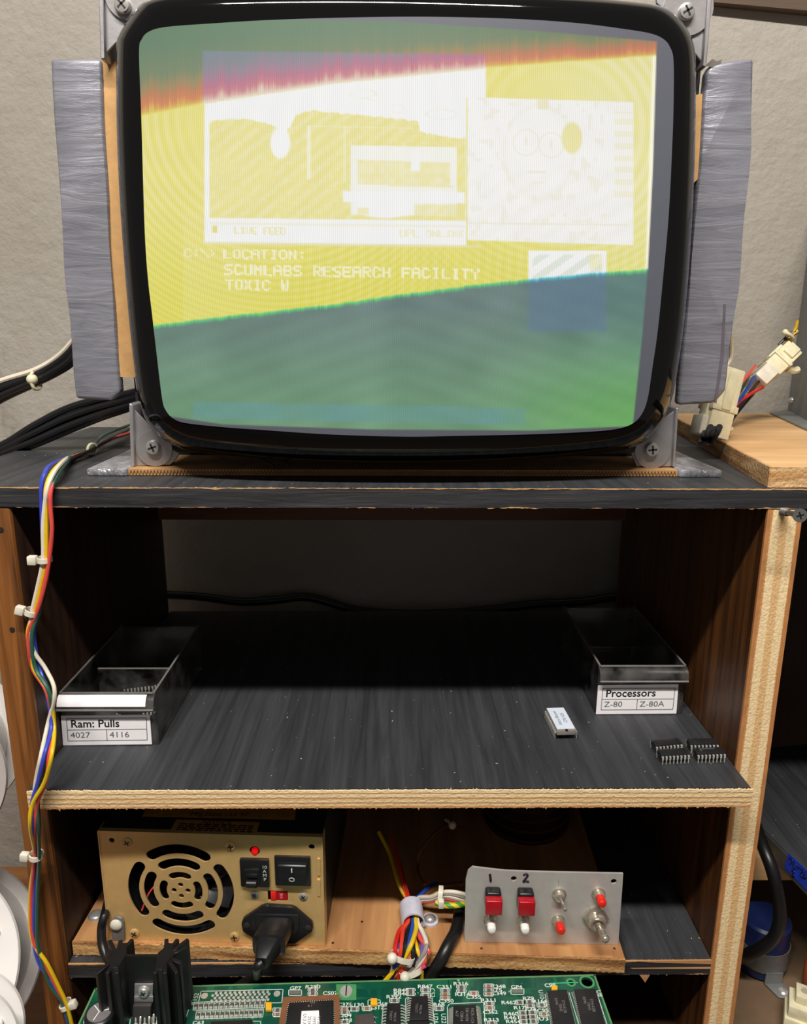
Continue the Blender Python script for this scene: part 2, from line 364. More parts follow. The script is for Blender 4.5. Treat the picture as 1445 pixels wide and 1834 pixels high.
M['copper'] = plain('copper_winding', srgb(110, 66, 34), 0.4, 0.5)
M['floor_board'] = plain('dusty_brown_board', srgb(110, 88, 66), 0.8, 0, 0.3, 200)
def pcb_mat():
    x = N('green_solder_mask'); a = x.noise(1, 2, x.coord((160, 26, 1)), 0.5); b = x.noise(1, 2, x.coord((24, 150, 1)), 0.5); c = x.noise(30, 2)
    f = x.math('MAXIMUM', x.step(a, 0.53, 0.56), x.step(b, 0.55, 0.58))
    col = x.mix(x.math('MULTIPLY', f, x.step(c, 0.4, 0.6)), srgb(14, 74, 58), srgb(26, 98, 70))
    via = x.step(x.noise(330, 0), 0.80, 0.83); col = x.mix(via, col, srgb(150, 180, 150))
    x.set(Base_Color=col, Roughness=0.3); return x.m
M['pcb'] = pcb_mat()
M['pcb_edge'] = plain('pale_green_board_edge', srgb(96, 140, 92), 0.5)
# ------------------------------------------------------------------ the setting
XL, XR, TH = -0.2265, 0.2235, 0.0200           # inner faces of the cabinet's sides, their thickness
ZT, ZTB = ZC - 0.0907, ZC - 0.1026             # black top board: upper and lower face
ZS, ZSB = ZC - 0.2773, ZC - 0.2893             # middle shelf
ZL, ZLB = ZC - 0.4291, ZC - 0.4410             # lower shelf
DEP = 0.275; WALLY = 0.315
def struct(name, mb, m): o = obj(name, mb, m); o['kind'] = 'structure'; return o
struct('wall_back', MB().box(-2.2, 2.2, WALLY, WALLY + 0.1, 0, 2.5), M['wall'])
struct('floor', MB().box(-2.2, 2.2, -2.6, WALLY, -0.05, 0), M['floor_board'])

def ragged_board(x0, x1, y0, y1, z0, z1, jit_lo, jit_hi, n=170, seed=1):
    # a sawn board whose front arrises are splintered
    rnd = random.Random(seed); m = MB(); a, b = [], []
    vs_, fs = [], []
    for i in range(n + 1):
        x = x0 + (x1 - x0) * i / n
        jl = rnd.uniform(-1, 1) * jit_lo * (2.2 if rnd.random() < 0.1 else 1); jh = rnd.uniform(-1, 0.3) * jit_hi
        vs_ += [(x, y0, z0 + jl), (x, y0 + rnd.uniform(0, 1) * jit_hi * 0.6, z1 + jh), (x, y0 + 0.004, z1), (x, y1, z1), (x, y1, z0), (x, y0 + 0.003, z0)]
    k = 6
    for i in range(n):
        for q in range(k): fs.append((i * k + q, i * k + (q + 1) % k, (i + 1) * k + (q + 1) % k, (i + 1) * k + q)[::-1])
    fs += [tuple(range(k)), tuple(n * k + q for q in range(k))[::-1]]
    m.add(vs_, fs); return m
def edge_band(x0, x1, y, z0, z1, jit, n=640, seed=3, thick=0.0006):
    # raw sawn face of a board's front edge with a splintered outline
    rnd = random.Random(seed); vs_, fs = [], []
    for i in range(n + 1):
        x = x0 + (x1 - x0) * i / n
        lo = z0 - abs(rnd.gauss(0, 1)) * jit * (1.6 if rnd.random() < 0.08 else 0.5); hi = z1 + rnd.gauss(0, 1) * jit * 0.25
        if rnd.random() < 0.05: hi += jit
        vs_ += [(x, y - thick, lo), (x, y - thick, hi), (x, y + 0.0004, hi), (x, y + 0.0004, lo)]
    for i in range(n):
        for q in range(4): fs.append((i * 4 + q, i * 4 + (q + 1) % 4, (i + 1) * 4 + (q + 1) % 4, (i + 1) * 4 + q)[::-1])
    fs += [(0, 1, 2, 3), tuple(n * 4 + q for q in range(4))[::-1]]
    return MB().add(vs_, fs)
cab = thing('wooden_cabinet', 'open brown wooden cabinet with chipped black top board under the monitor and two black shelves', 'cabinet', (0, 0, 0))
lp = obj('side_panel', MB().box(XL - TH, XL, 0, DEP, 0, ZTB, 0.0025), M['dark_wood'], cab)  # darker wood than the right side, standing in for shade on the inner face
obj('front_edge', MB().box(XL - TH + 0.0004, XL - 0.0006, -0.0016, 0.004, 0, ZTB - 0.0004, 0.0015), M['stain_front'], lp, label='glossy varnished front edge')
rp = obj('side_panel', MB().box(XR, XR + TH, 0, DEP, 0, ZTB), M['stain_wood'], cab)
obj('front_edge', MB().box(XR - 0.0002, XR + TH + 0.0002, -0.0012, 0.001, 0, ZTB - 0.0006), M['ply_panel_edge'], rp, label='raw layered plywood front edge')
obj('plywood_skin', MB().box(XR - 0.0005, XR + 0.0018, -0.0014, 0.0005, 0, ZTB - 0.0006).box(XR + TH - 0.0017, XR + TH + 0.0006, -0.0014, 0.0005, 0, ZTB - 0.0006), plain('orange_brown_veneer', srgb(186, 126, 74), 0.7), rp)
M['black_board'] = black_board_edge(0.0, ZT - ZTB)
obj('top_board', ragged_board(-0.287, 0.62, -0.0008, 0.273, ZTB, ZT, 0.0006, 0.0004), M['black_paint'], cab)
tbf = edge_band(-0.287, 0.62, -0.0012, ZTB, ZT - 0.0002, 0.0003)
# the top board's painted front face, chipped along its arrises
o = obj('top_board_edge', tbf, None, None); M_ = black_board_edge(0.0006, ZT - ZTB + 0.0006); o.data.materials.append(M_); o.parent = cab; o.matrix_world = ROOT[o.name]
obj('back_rail', MB().box(XL, XR, DEP - 0.012, DEP, ZC - 0.1782, ZTB), wood('rust_brown_rail', srgb(92, 50, 24), srgb(126, 72, 36), (0.1, 1, 1), 60), cab)
obj('back_rail', MB().box(XL, XR, DEP, DEP + 0.012, ZC - 0.70, ZC - 0.285), M['dark_wood'], cab)
sh = obj('shelf', MB().box(XL + 0.0005, XR - 0.0005, -0.0225, DEP + 0.002, ZSB, ZS), M['black_paint'], cab)
sh2 = obj('shelf_front_edge', edge_band(XL - 0.0001, XR + 0.0002, -0.0235, ZSB - 0.0004, ZS - 0.0002, 0.0006, seed=5), M['ply_shelf_edge'], cab, label='pale striped plywood edge')
lo_sh = obj('shelf', MB().box(XL + 0.0005, XR - 0.0005, 0, DEP, ZLB, ZL), M['black_paint'], cab)
o = obj('shelf_front_edge', edge_band(XL, XR, -0.0004, ZLB, ZL - 0.0004, 0.0004, seed=9), None, None)
o.data.materials.append(black_board_edge(0.0009, 0.0118)); o.parent = cab; o.matrix_world = ROOT[o.name]
obj('shelf_splinter', MB().prism([(0.166, -0.0010, ZL - 0.0062), (0.2230, -0.0012, ZL - 0.0058), (0.2230, -0.0012, ZL - 0.0074), (0.168, -0.0010, ZL - 0.0071)], (0, 0.001, 0))
    .prism([(0.170, -0.0012, ZL - 0.0004), (0.2230, -0.0014, ZL + 0.0002), (0.2230, -0.0014, ZL - 0.0030), (0.185, -0.0012, ZL - 0.0018)], (0, 0.001, 0))
    .prism([(0.173, -0.0008, ZLB), (0.181, -0.0008, ZLB), (0.178, -0.0006, ZLB - 0.0075)], (0, 0.001, 0)), M['ply_face'], cab)
obj('deck', MB().box(XL, XR, -0.22, DEP, ZC - 0.545, ZC - 0.533), M['dark_wood'], cab)
# loose wood screw left sticking out of the right panel's top corner
b = PY(1400, 916, -0.0012); hd = PY(1432, 923, -0.026)
ax = (hd - b).normalized(); s_ = MB(); L = (hd - b).length
s_.lathe([(0.0013, -0.002), (0.0016, L * 0.5), (0.0016, L - 0.0012)], b, ax, 10)
for i in range(6): s_.lathe([(0.0012, 0), (0.0023, 0.0005), (0.0012, 0.001)], b + ax * (0.0008 + 0.0013 * i), ax, 10)
s_.lathe([(0.0016, -0.0025), (0.0040, 0), (0.0040, 0.0006)], hd, ax, 20)
scr = obj('screw', s_, plain('dark_grey_screw', srgb(116, 114, 112), 0.4, 0.6), cab)
q = ax.to_track_quat('Z', 'Y'); s_ = MB()
for a in (0.3, 0.3 + math.pi / 2):
    d = q @ Vector((math.cos(a), math.sin(a), 0)); e = ax.cross(d); c0 = hd + ax * 0.00065
    s_.prism([c0 - d * 0.0021 - e * 0.0004, c0 + d * 0.0021 - e * 0.0004, c0 + d * 0.0021 + e * 0.0004, c0 - d * 0.0021 + e * 0.0004], ax * 0.0002)
obj('cross_slot', s_, M['slot'], scr)
def hole(mb, p, r, n=(0, -1, 0)): mb.cyl(Vector(p) - Vector(n) * 0.001, n, r, 0.0016, 14); return mb
for hp_ in ((22, 1127), (2, 948)): obj('nail_hole', hole(MB(), PY(*hp_, -0.0016), 0.0015), M['dark_metal'], cab)

# shelf board fixed high on the wall, its underside just in the frame at the top
tag(obj('wall_shelf', MB().prism([PY(1255, 10, 0.3145), PY(1500, 34, 0.3145), PY(1500, 34, 0.3145) + Vector((0, -0.011, 0)), PY(1255, 10, 0.3145) + Vector((0, -0.009, 0))], (0, 0, 0.12)), M['wall_shelf']),
    'dull brown board along the wall in the top right corner of the photo', 'board')

# ------------------------------------------------------------------ the monitor
YC, RAD, ROLLD = -0.012, 0.75, 0.018
rim_px = [(208,90),(213,62),(228,37),(246,14),(262,2),(300,-6),(400,-12),(560,-15),(722,-14),(900,-9),(1050,-2),(1150,7),(1189,15),(1217,35),(1238,66),(1246,108),(1246,200),(1243,320),(1236,450),(1226,570),(1214,660),(1203,715),(1186,755),(1165,782),(1138,799),(1100,809),(1000,819),(860,826),(722,828),(560,826),(430,818),(345,808),(305,795),(278,775),(258,745),(246,705),(235,620),(224,500),(214,360),(208,220)]
scr_px = [(249,95),(254,70),(268,56),(300,48),(380,42),(480,36),(600,32),(722,30),(830,31),(945,35),(1040,42),(1118,52),(1165,60),(1188,70),(1200,85),(1206,110),(1206,190),(1203,277),(1197,390),(1188,490),(1178,590),(1168,660),(1160,712),(1150,740),(1132,759),(1100,769),(1040,774),(945,778),(800,781),(722,782),(590,778),(470,770),(400,765),(335,758),(311,750),(297,735),(290,712),(280,630),(272,560),(265,500),(259,410),(253,210)]
rim_px = [tuple(p) for p in smooth_path([(a, b, 0) for a, b in rim_px], 6, True)]
scr_s = np.array([p[:2] for p in smooth_path([(a, b, 0) for a, b in scr_px], 6, True)])
Cx, Cz = PY(724, 405, 0.0).x, PY(724, 405, 0.0).z
def rimpt(u, v):
    Y = 0.03
    for _ in range(12):
        p = PY(u, v, Y); Y = YC + ((p.x - Cx) ** 2 + (p.z - Cz) ** 2) / (2 * RAD) + ROLLD
    return PY(u, v, Y)
rim = [rimpt(p[0], p[1]) for p in rim_px]
ang = np.array([math.atan2(p.z - Cz, p.x - Cx) for p in rim]); rr_ = np.array([math.hypot(p.z - Cz, p.x - Cx) for p in rim])
od = np.argsort(ang); angs = np.concatenate([ang[od] - 2 * math.pi, ang[od], ang[od] + 2 * math.pi]); rrs = np.tile(rr_[od], 3)
def surfY(x, z):
    d = np.hypot(x - Cx, z - Cz); rho = np.clip(d / np.interp(np.arctan2(z - Cz, x - Cx), angs, rrs), 0, 1)
    return YC + d * d / (2 * RAD) + ROLLD * (np.maximum(0, rho - 0.89) / 0.11) ** 2.4
mon = thing('monitor', 'bare picture tube monitor with lit yellow and green screen and duct taped side flaps', 'monitor', (Cx, 0.06, ZT + 0.004))
face = MB(); n = len(rim); rings = [i / 26 for i in range(1, 22)] + [0.84, 0.87, 0.89, 0.91, 0.93, 0.945, 0.96, 0.97, 0.98, 0.99, 1.0]
vs_ = [(Cx, YC, Cz)]
for r in rings:
    for p in rim:
        x, z = Cx + (p.x - Cx) * r, Cz + (p.z - Cz) * r; vs_.append((x, float(surfY(np.array(x), np.array(z))), z))
for k, (dy, sx) in enumerate([(0.004, 1.006), (0.012, 1.007), (0.030, 1.0), (0.052, 0.985)]):
    for p in rim: vs_.append((Cx + (p.x - Cx) * sx, p.y + dy, Cz + (p.z - Cz) * sx))
fs = [(0, 1 + i, 1 + (i + 1) % n) for i in range(n)]
for k in range(len(rings) + 3):
    for i in range(n): fs.append((1 + k * n + i, 1 + (k + 1) * n + i, 1 + (k + 1) * n + (i + 1) % n, 1 + k * n + (i + 1) % n))
face.add(vs_, fs)
obj('picture_tube', face, M['crt_black'], mon, smooth=50)
fun = MB(); vs_ = []; fs = []
for k, (y, s_) in enumerate([(0.085, 0.97), (0.11, 0.90), (0.15, 0.66), (0.19, 0.40), (0.215, 0.17), (0.225, 0.10), (0.285, 0.10)]):
    for p in rim:
        q = Vector((p.x - Cx, p.z - Cz)); rad = 0.17; c = q.normalized() * rad; t = min(1, k / 5); q = q * (1 - t) + c * t
        vs_.append((Cx + q.x * s_, y, Cz + q.y * s_))
for k in range(6):
    for i in range(n): fs.append((k * n + i, (k + 1) * n + i, (k + 1) * n + (i + 1) % n, k * n + (i + 1) % n))
fs.append(tuple(6 * n + i for i in range(n))); fun.add(vs_, fs)
obj('tube_funnel', fun, M['funnel'], mon)

# the phosphor area and the picture it shows
import itertools
GS = 2.0
us = np.arange(244, 1212, GS); vv = np.arange(26, 788, GS); U, V = np.meshgrid(us, vv)
def inside(px, py, poly):
    c = np.zeros(px.shape, bool); m = len(poly)
    for i in range(m):
        x1, y1 = poly[i]; x2, y2 = poly[(i + 1) % m]
        if y1 == y2: continue
        hit = ((y1 > py) != (y2 > py)) & (px < (x2 - x1) * (py - y1) / (y2 - y1) + x1); c ^= hit
    return c
cellin = inside((U[:-1, :-1] + GS / 2), (V[:-1, :-1] + GS / 2), scr_s)
H_, W_ = U.shape; idx = np.arange(H_ * W_).reshape(H_, W_)
quads = np.stack([idx[:-1, :-1], idx[1:, :-1], idx[1:, 1:], idx[:-1, 1:]], -1)[cellin]
cnt = np.zeros(H_ * W_, int); np.add.at(cnt, quads.ravel(), 1)
used = cnt > 0; Uf, Vf = U.ravel().copy(), V.ravel().copy()
bd = np.where(used & (cnt < 4))[0]
a_ = scr_s; b_ = np.roll(scr_s, -1, 0)
for i in bd:                                        # trim the ragged rim of the grid onto the outline
    p = np.array([Uf[i], Vf[i]]); e = b_ - a_; t = np.clip(((p - a_) * e).sum(1) / (e * e).sum(1), 0, 1); q = a_ + e * t[:, None]
    k = np.argmin(((q - p) ** 2).sum(1)); Uf[i], Vf[i] = q[k]
remap = -np.ones(H_ * W_, int); remap[used] = np.arange(used.sum()); Uf, Vf = Uf[used], Vf[used]
D = (CRn @ np.stack([(Uf - 722.5) / FPX, -(Vf - 917.0) / FPX, -np.ones_like(Uf)])).T
Yv = np.full(len(Uf), 0.0)
for _ in range(14):
    t = (Yv - CAM_Y) / D[:, 1]; X = D[:, 0] * t; Z = ZC + D[:, 2] * t; Yv = surfY(X, Z) - 0.0005
t = (Yv - CAM_Y) / D[:, 1]; P = np.stack([D[:, 0] * t, Yv, ZC + D[:, 2] * t], 1)
f = remap[quads]
GLY = {'A':"0E11111F111111",'B':"1E11111E11111E",'C':"0E11101010110E",'D':"1E11111111111E",'E':"1F10101E10101F",'F':"1F10101E101010",'G':"0E11101711110E",'H':"1111111F111111",'I':"0E04040404040E",'L':"1010101010101F",'M':"111B1515111111",'N':"11191915131311",'O':"0E11111111110E",'P':"1E11111E101010",'R':"1E11111E141211",'S':"0F10100E01011E",'T':"1F040404040404",'U':"1111111111110E",'V':"11111111110A04",'W':"1111111515150A",'X':"110A0A040A0A11",'Y':"11110A04040404",':':"00040400040400",'>':"10080402040810",'\\':"10100804020101",' ':"00000000000000"}
def pix_text(txt, u0, v0, cw, ch, slope=0.0): return np.maximum(pix_text1(txt, u0, v0, cw, ch, slope), pix_text1(txt, u0 + 1.5, v0 + 0.6, cw, ch, slope))
def pix_text1(txt, u0, v0, cw, ch, slope=0.0):
    m = np.zeros(len(Uf)); dv = slope * (Uf - u0); gx = (Uf - u0) / cw; gy = (Vf - v0 - dv) / ch * 7
    ci = np.floor(gx).astype(int); cx = np.floor((gx - ci) * 6.2).astype(int); cy = np.floor(gy).astype(int)
    ok = (ci >= 0) & (ci < len(txt)) & (cy >= 0) & (cy < 7) & (cx < 5)
    for k, chh in enumerate(txt):
        h = GLY[chh]; rows = [int(h[2 * r:2 * r + 2], 16) for r in range(7)]
        for r in range(7):
            for c in range(5):
                if rows[r] >> (4 - c) & 1: m[ok & (ci == k) & (cy == r) & (cx == c)] = 1
    return m
def col(r, g, b): return np.array([r, g, b], float)
def S(a, b, x): t = np.clip((x - a) / (b - a), 0, 1); return t * t * (3 - 2 * t)
def box(u0, v0, u1, v1, sl=0.0, e=1.2):
    d = sl * (Uf - u0); return S(u0 - e, u0 + e, Uf) * S(-u1 - e, -u1 + e, -Uf) * S(v0 - e, v0 + e, Vf - d) * S(-v1 - e, -v1 + e, -(Vf - d))
rs = np.random.RandomState(4)
def vnoise(sc_, seed):
    r = np.random.RandomState(seed).rand(90, 90); x, y = Uf / sc_ % 88, Vf / sc_ % 88; i, j = x.astype(int), y.astype(int); a, b = x - i, y - j
    a = a * a * (3 - 2 * a); b = b * b * (3 - 2 * b)
    return (r[j, i] * (1 - a) + r[j, i + 1] * a) * (1 - b) + (r[j + 1, i] * (1 - a) + r[j + 1, i + 1] * a) * b
B1 = np.interp(Uf, [240, 252, 362, 600, 870, 1000, 1175, 1210], [210, 208, 186, 149, 122, 112, 100, 98])
B2 = np.interp(Uf, [240, 275, 400, 600, 700, 870, 1000, 1160, 1210], [587, 583, 567, 545, 530, 508, 495, 482, 477])
up = (B1 - Vf); dn = (Vf - B2)
img = np.zeros((len(Uf), 3))
def over(c, m): img[:] = img * (1 - m[:, None]) + (np.asarray(c) if np.ndim(c) == 2 else np.asarray(c)[None]) * m[:, None]
cj = np.random.RandomState(2).rand(700); ci_ = (Uf / 3.0).astype(int); jit = (cj[ci_] - 0.5) * 12 + (np.interp(Uf, np.arange(0, 1400, 9), np.random.RandomState(5).rand(156)) - 0.5) * 12
# yellow field, with its moire
yel = col(229, 221, 128)[None] * (1 - S(330, 560, Vf))[:, None] + col(222, 215, 92)[None] * S(330, 560, Vf)[:, None]
yel = yel + np.outer(S(820, 1150, Uf), col(4, 6, 34))
ra = np.hypot(Uf - 500, (Vf - 205) * 1.02); rb = np.hypot(Uf - 1000, (Vf - 230) * 1.0)
wl = 1 - S(640, 900, Uf); mo = np.sin(ra * ra / 1250.0) * wl * S(120, 230, ra) + np.sin(rb * rb / 1100.0) * (1 - wl) * S(60, 170, rb) * 0.8 + 0.5 * np.sin(Uf / 3.0 + Vf / 40) * S(400, 480, Vf) * S(480, 560, Uf)
yel = yel + mo[:, None] * np.array([3, 3, 17])[None]
img[:] = yel
over(col(232, 226, 160), box(328, 381, 420, 600) * 0.0 + S(326, 330, Uf) * (1 - S(328, 560, Uf)) * S(378, 382, Vf) * 0.28)
# left window: hilly hatched ground under a white sky, a bordered panel, status bar
WHT = col(240, 240, 237); win = box(366, 90, 835, 436, 0.012)
over(WHT, win * (up < 0)); over(WHT, box(835, 100, 870, 175) * (up < 3)); over(col(228, 222, 170), box(367, 433, 862, 438, 0.012) * 0.8)
hill = np.interp(Uf, [374, 400, 440, 470, 500, 512, 520, 530, 545, 560, 650, 748, 752, 760, 800, 836], [219, 214, 213, 218, 229, 236, 226, 206, 201, 198, 207, 217, 234, 238, 245, 248])
ground = box(375, 190, 834, 390, 0.012) * S(-2, 2, Vf - hill + (vnoise(5, 9) - 0.5) * 4)
hat = 0.55 + 0.25 * vnoise(4, 3) + 0.2 * np.sin((Uf * 0.8 + Vf) / 4.2) * vnoise(30, 5)
over(col(230, 221, 140), ground * np.clip(hat + 0.22, 0, 1))
over(WHT, np.clip(1.4 - np.hypot((Uf - 502) / 14, (Vf - 256) / 22), 0, 0.25) * 4); over(WHT, box(550, 225, 556, 322, -0.2) * 0.7); over(WHT, box(545, 190, 617, 196) * 0.3)
over(col(238, 236, 214), box(556, 225, 740, 227, 0.02) * 0.5); over(col(238, 236, 214), box(615, 224, 619, 325) * 0.5)
over(WHT, box(628, 260, 818, 384, 0.02) * 0.9); over(col(231, 222, 150), box(640, 286, 806, 330, 0.03) * (0.45 + 0.4 * vnoise(9, 7)))
over(WHT, box(736, 270, 752, 306)); over(col(232, 226, 168), box(696, 330, 812, 334, 0.02) * 0.6); over(WHT, box(614, 342, 832, 362, 0.01)); over(WHT, np.clip(1.3 - np.hypot((Uf - 690) / 46, (Vf - 372) / 16), 0, 0.25) * 4)
over(col(230, 222, 148), box(640, 372, 660, 384) * 0.6); over(col(230, 222, 148), box(742, 366, 830, 388) * hat * 0.9)
over(col(233, 229, 196), box(376, 398, 833, 402, 0.012) * 0.5); over(col(226, 214, 120), box(380, 404, 389, 417) * 0.9)
over(col(232, 226, 168), pix_text('LIVE FEED', 420, 406, 10.2, 13, 0.012) * 0.85); over(col(233, 229, 184), pix_text('UPL ONLINE', 716, 411, 11.6, 13, 0.012) * 0.7)
for cu, cv, ru, rv in [(650, 168, 26, 9), (670, 175, 14, 6), (712, 195, 12, 9), (790, 205, 30, 10)]:
    e = np.hypot((Uf - cu) / ru, (Vf - cv) / rv); over(col(232, 230, 206), np.clip(1 - abs(e - 0.9) * 6, 0, 1) * vnoise(6, 12) * 0.9)
# right window: pale head and shoulders with round spectacles, almost washed out
w2 = box(837, 174, 1134, 430, 0.03); over(col(241, 240, 236), w2); wash = col(232, 229, 206)
over(wash, box(838, 398, 1125, 401, 0.012) * 0.9); over(col(240, 238, 226), box(1100, 190, 1134, 355, 0.03) * 0.6)
over(col(231, 224, 176), box(1100, 200, 1134, 356, 0.03) * (np.sin(Vf / 3.4) > 0.1) * 0.35)
for cu, cv, r_ in [(942, 255, 23), (987, 260, 22)]:
    e = np.hypot(Uf - cu, Vf - cv); over(wash, np.clip(1 - abs(e - r_) / 1.8, 0, 1) * 0.9); over(wash, box(cu - 2, cv - 9, cu + 2, cv + 6) * 0.8)
e = np.hypot((Uf - 965) / 62, (Vf - 272) / 84); over(wash, np.clip(1 - abs(e - 1) * 11, 0, 1) * (0.1 + 0.8 * vnoise(12, 21)) * 0.6)
over(wash, w2 * S(0.66, 0.8, vnoise(11, 22)) * (1 - S(1080, 1100, Uf)) * S(0.8, 1.1, e) * 0.45); over(wash, box(945, 306, 978, 310) * 0.9); over(wash, box(950, 326, 976, 328) * 0.8)
over(col(230, 222, 150), np.clip(1.2 - np.hypot((Uf - 1024) / 17, (Vf - 247) / 26), 0, 0.25) * 3.4); over(col(231, 226, 186), box(962, 176, 982, 196) * 0.8)
over(col(236, 234, 222), w2 * (np.sin((Uf + Vf * 1.6) / 9.0) > 0.2) * S(280, 330, Vf) * 0.35)
over(WHT, box(946, 449, 1086, 520)); over(col(214, 222, 206), box(954, 456, 1078, 520) * (np.sin((Uf * 0.7 + Vf) / 5) > 0.1) * 0.7); over(col(232, 226, 160), box(1055, 455, 1078, 482) * 0.5)
tc = col(242, 238, 206)
for a in (pix_text('C:\\>', 330, 444, 14.6, 17, 0.012) * 0.75, pix_text('LOCATION:', 400, 446, 16.6, 17, 0.012), pix_text('SCUMLABS RESEARCH FACILITY', 401, 473, 17.7, 19, 0.018), pix_text('TOXIC W', 404, 500, 16.4, 19, 0.01)): over(tc, a * 0.88)
over(col(252, 250, 226), S(1166, 1171, Uf + (Vf - 100) * 0.033) * 0.9)
# the dark band above: green fading through orange into the bright field
gu = np.interp(Uf, [250, 600, 870, 1175], [1.0, 0.85, 0.75, 0.62])
k = np.maximum(up / gu + jit * S(0, 16, up), 0)
top = np.stack([np.interp(k, [0, 7, 16, 30, 48, 70, 120], [224, 214, 208, 190, 152, 118, 104]), np.interp(k, [0, 7, 16, 30, 48, 70, 120], [214, 166, 132, 128, 138, 135, 133]), np.interp(k, [0, 7, 16, 30, 48, 70, 120], [104, 62, 62, 78, 94, 100, 102])], 1)
tw = np.stack([np.interp(k, [0, 8, 18, 32, 52, 74, 120], [232, 214, 200, 184, 154, 130, 116]), np.interp(k, [0, 8, 18, 32, 52, 74, 120], [226, 176, 128, 118, 130, 136, 140]), np.interp(k, [0, 8, 18, 32, 52, 74, 120], [214, 158, 134, 136, 142, 140, 142])], 1)
tm = S(-2.5, 2.5, up + jit * 0.12); over(top, tm); over(tw, tm * box(363, 91, 870, 260, 0.012, 1.5))
# the dark band below
g = S(500, 770, Vf); gr = S(800, 1150, Uf) * S(560, 760, Vf)
low = col(98, 122, 116)[None] * (1 - g)[:, None] + col(106, 148, 112)[None] * g[:, None] + np.outer(gr, col(4, 26, -14)) - np.outer(S(850, 1150, Uf) * (1 - g), col(14, 2, 4))
low = low + ((vnoise(60, 31) - 0.5) * 14)[:, None] + (np.sin((Vf * 1.2 - abs(Uf - 720) * 0.4) / 7) * 2.0)[:, None]
edge = S(0, 9, dn + jit * 0.2)
cy = np.outer(1 - edge, col(86, 206, 120)); cy2 = np.outer(1 - edge, col(70, 196, 214)); inb = box(946, 400, 1086, 640)
lowc = low * edge[:, None] + cy * (1 - inb)[:, None] + cy2 * inb[:, None]
bm_ = S(-2.0, 2.0, dn + jit * 0.12); over(lowc, bm_)
over(col(88, 116, 146), bm_ * box(946, 400, 1086, 594, 0, 8) * 0.55 * edge); over(col(98, 150, 152), box(346, 719, 940, 750, 0.02, 3) * 0.7 * (0.6 + 0.4 * vnoise(40, 8)))
# phosphor round the raster: no picture, a faint haze glow painted in
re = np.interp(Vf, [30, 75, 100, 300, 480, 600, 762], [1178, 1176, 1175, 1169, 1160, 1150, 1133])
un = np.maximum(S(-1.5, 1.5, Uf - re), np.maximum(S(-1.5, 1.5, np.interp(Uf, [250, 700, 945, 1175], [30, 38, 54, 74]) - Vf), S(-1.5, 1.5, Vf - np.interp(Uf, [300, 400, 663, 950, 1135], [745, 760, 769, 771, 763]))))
lin = np.clip(img / 255, 0, 1); lin = np.where(lin <= 0.04045, lin / 12.92, ((lin + 0.055) / 1.055) ** 2.4)
SCREEN_AMB = np.interp(Vf, [40, 120, 300, 650], [0.13, 0.10, 0.055, 0.045])[:, None]                                   # what the room's light already adds on the grey phosphor
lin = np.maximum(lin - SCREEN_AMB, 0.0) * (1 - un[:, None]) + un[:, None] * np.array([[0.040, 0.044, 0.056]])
Mi = ROOT[mon.name].inverted(); Pl = P - np.array(ROOT[mon.name].translation)
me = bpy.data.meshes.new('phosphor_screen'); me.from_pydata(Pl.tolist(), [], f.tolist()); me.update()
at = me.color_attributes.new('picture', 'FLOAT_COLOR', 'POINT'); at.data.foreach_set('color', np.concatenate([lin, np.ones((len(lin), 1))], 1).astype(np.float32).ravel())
me.polygons.foreach_set('use_smooth', [True] * len(me.polygons))
x = N('lit_phosphor'); va = x.n('ShaderNodeVertexColor', layer_name='picture')
wv = x.n('ShaderNodeTexWave', wave_type='BANDS', bands_direction='X', wave_profile='SIN'); wv.inputs['Scale'].default_value = 300; x.l(x.tc.outputs['Object'], wv.inputs[0])
st = x.math('ADD', x.math('MULTIPLY', wv.outputs[1], 0.20), 0.87)
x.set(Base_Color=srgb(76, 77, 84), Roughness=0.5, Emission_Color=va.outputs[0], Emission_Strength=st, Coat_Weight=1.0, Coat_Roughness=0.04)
x.b.inputs['Specular IOR Level'].default_value = 0.2
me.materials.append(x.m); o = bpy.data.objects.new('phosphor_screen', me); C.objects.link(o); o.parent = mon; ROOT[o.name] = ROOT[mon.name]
o['label'] = 'lit screen with slanted yellow band and faint text'

# metal corner brackets with washers and screws, and the frame's side plates
def plate(px, Y, th): return MB().prism([PY(u, v, Y) for u, v in px], (0, th, 0), 0.0004, 1)
def cross(mb, c, r, a0, n=Vector((0, -1, 0))):
    for a in (a0, a0 + math.pi / 2):
        d = Vector((math.cos(a), 0, math.sin(a))); e = Vector((-math.sin(a), 0, math.cos(a)))
        mb.prism([c - d * r - e * r * .2, c + d * r - e * r * .2, c + d * r + e * r * .2, c - d * r + e * r * .2], n * 0.0002)
    return mb
YB = 0.0450
def bracket(px, strip_px, wc, wr, sc_, rot):
    b_ = plate(px, YB, 0.0016).prism([PY(u, v, YB - 0.003) for u, v in strip_px], (0, 0.05, 0), 0.0004, 1)
    br = obj('mounting_bracket', b_, M['bracket'], mon)
    c = PY(*wc, YB); r = (PY(wc[0] + wr, wc[1], YB) - c).length
    obj('washer', MB().lathe([(0.002, 0), (r, 0), (r, 0.0013), (0.002, 0.0013)][::-1], c + Vector((0, -0.0014, 0)), (0, 1, 0), 36), M['washer'], br)
    c2 = PY(*sc_, YB - 0.005)
    s2 = obj('screw', MB().lathe([(0.0046, 0), (0.0046, 0.0030), (0.0040, 0.0042), (0.0022, 0.0046)], c2 + Vector((0, 0.0045, 0)), (0, -1, 0), 24), M['screw'], br)
    # the driver recess: a thin dark cross on the head, coloured for its shade
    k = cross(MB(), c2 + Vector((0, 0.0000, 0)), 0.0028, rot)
    obj('screw_recess', k, M['dark_metal'], br)
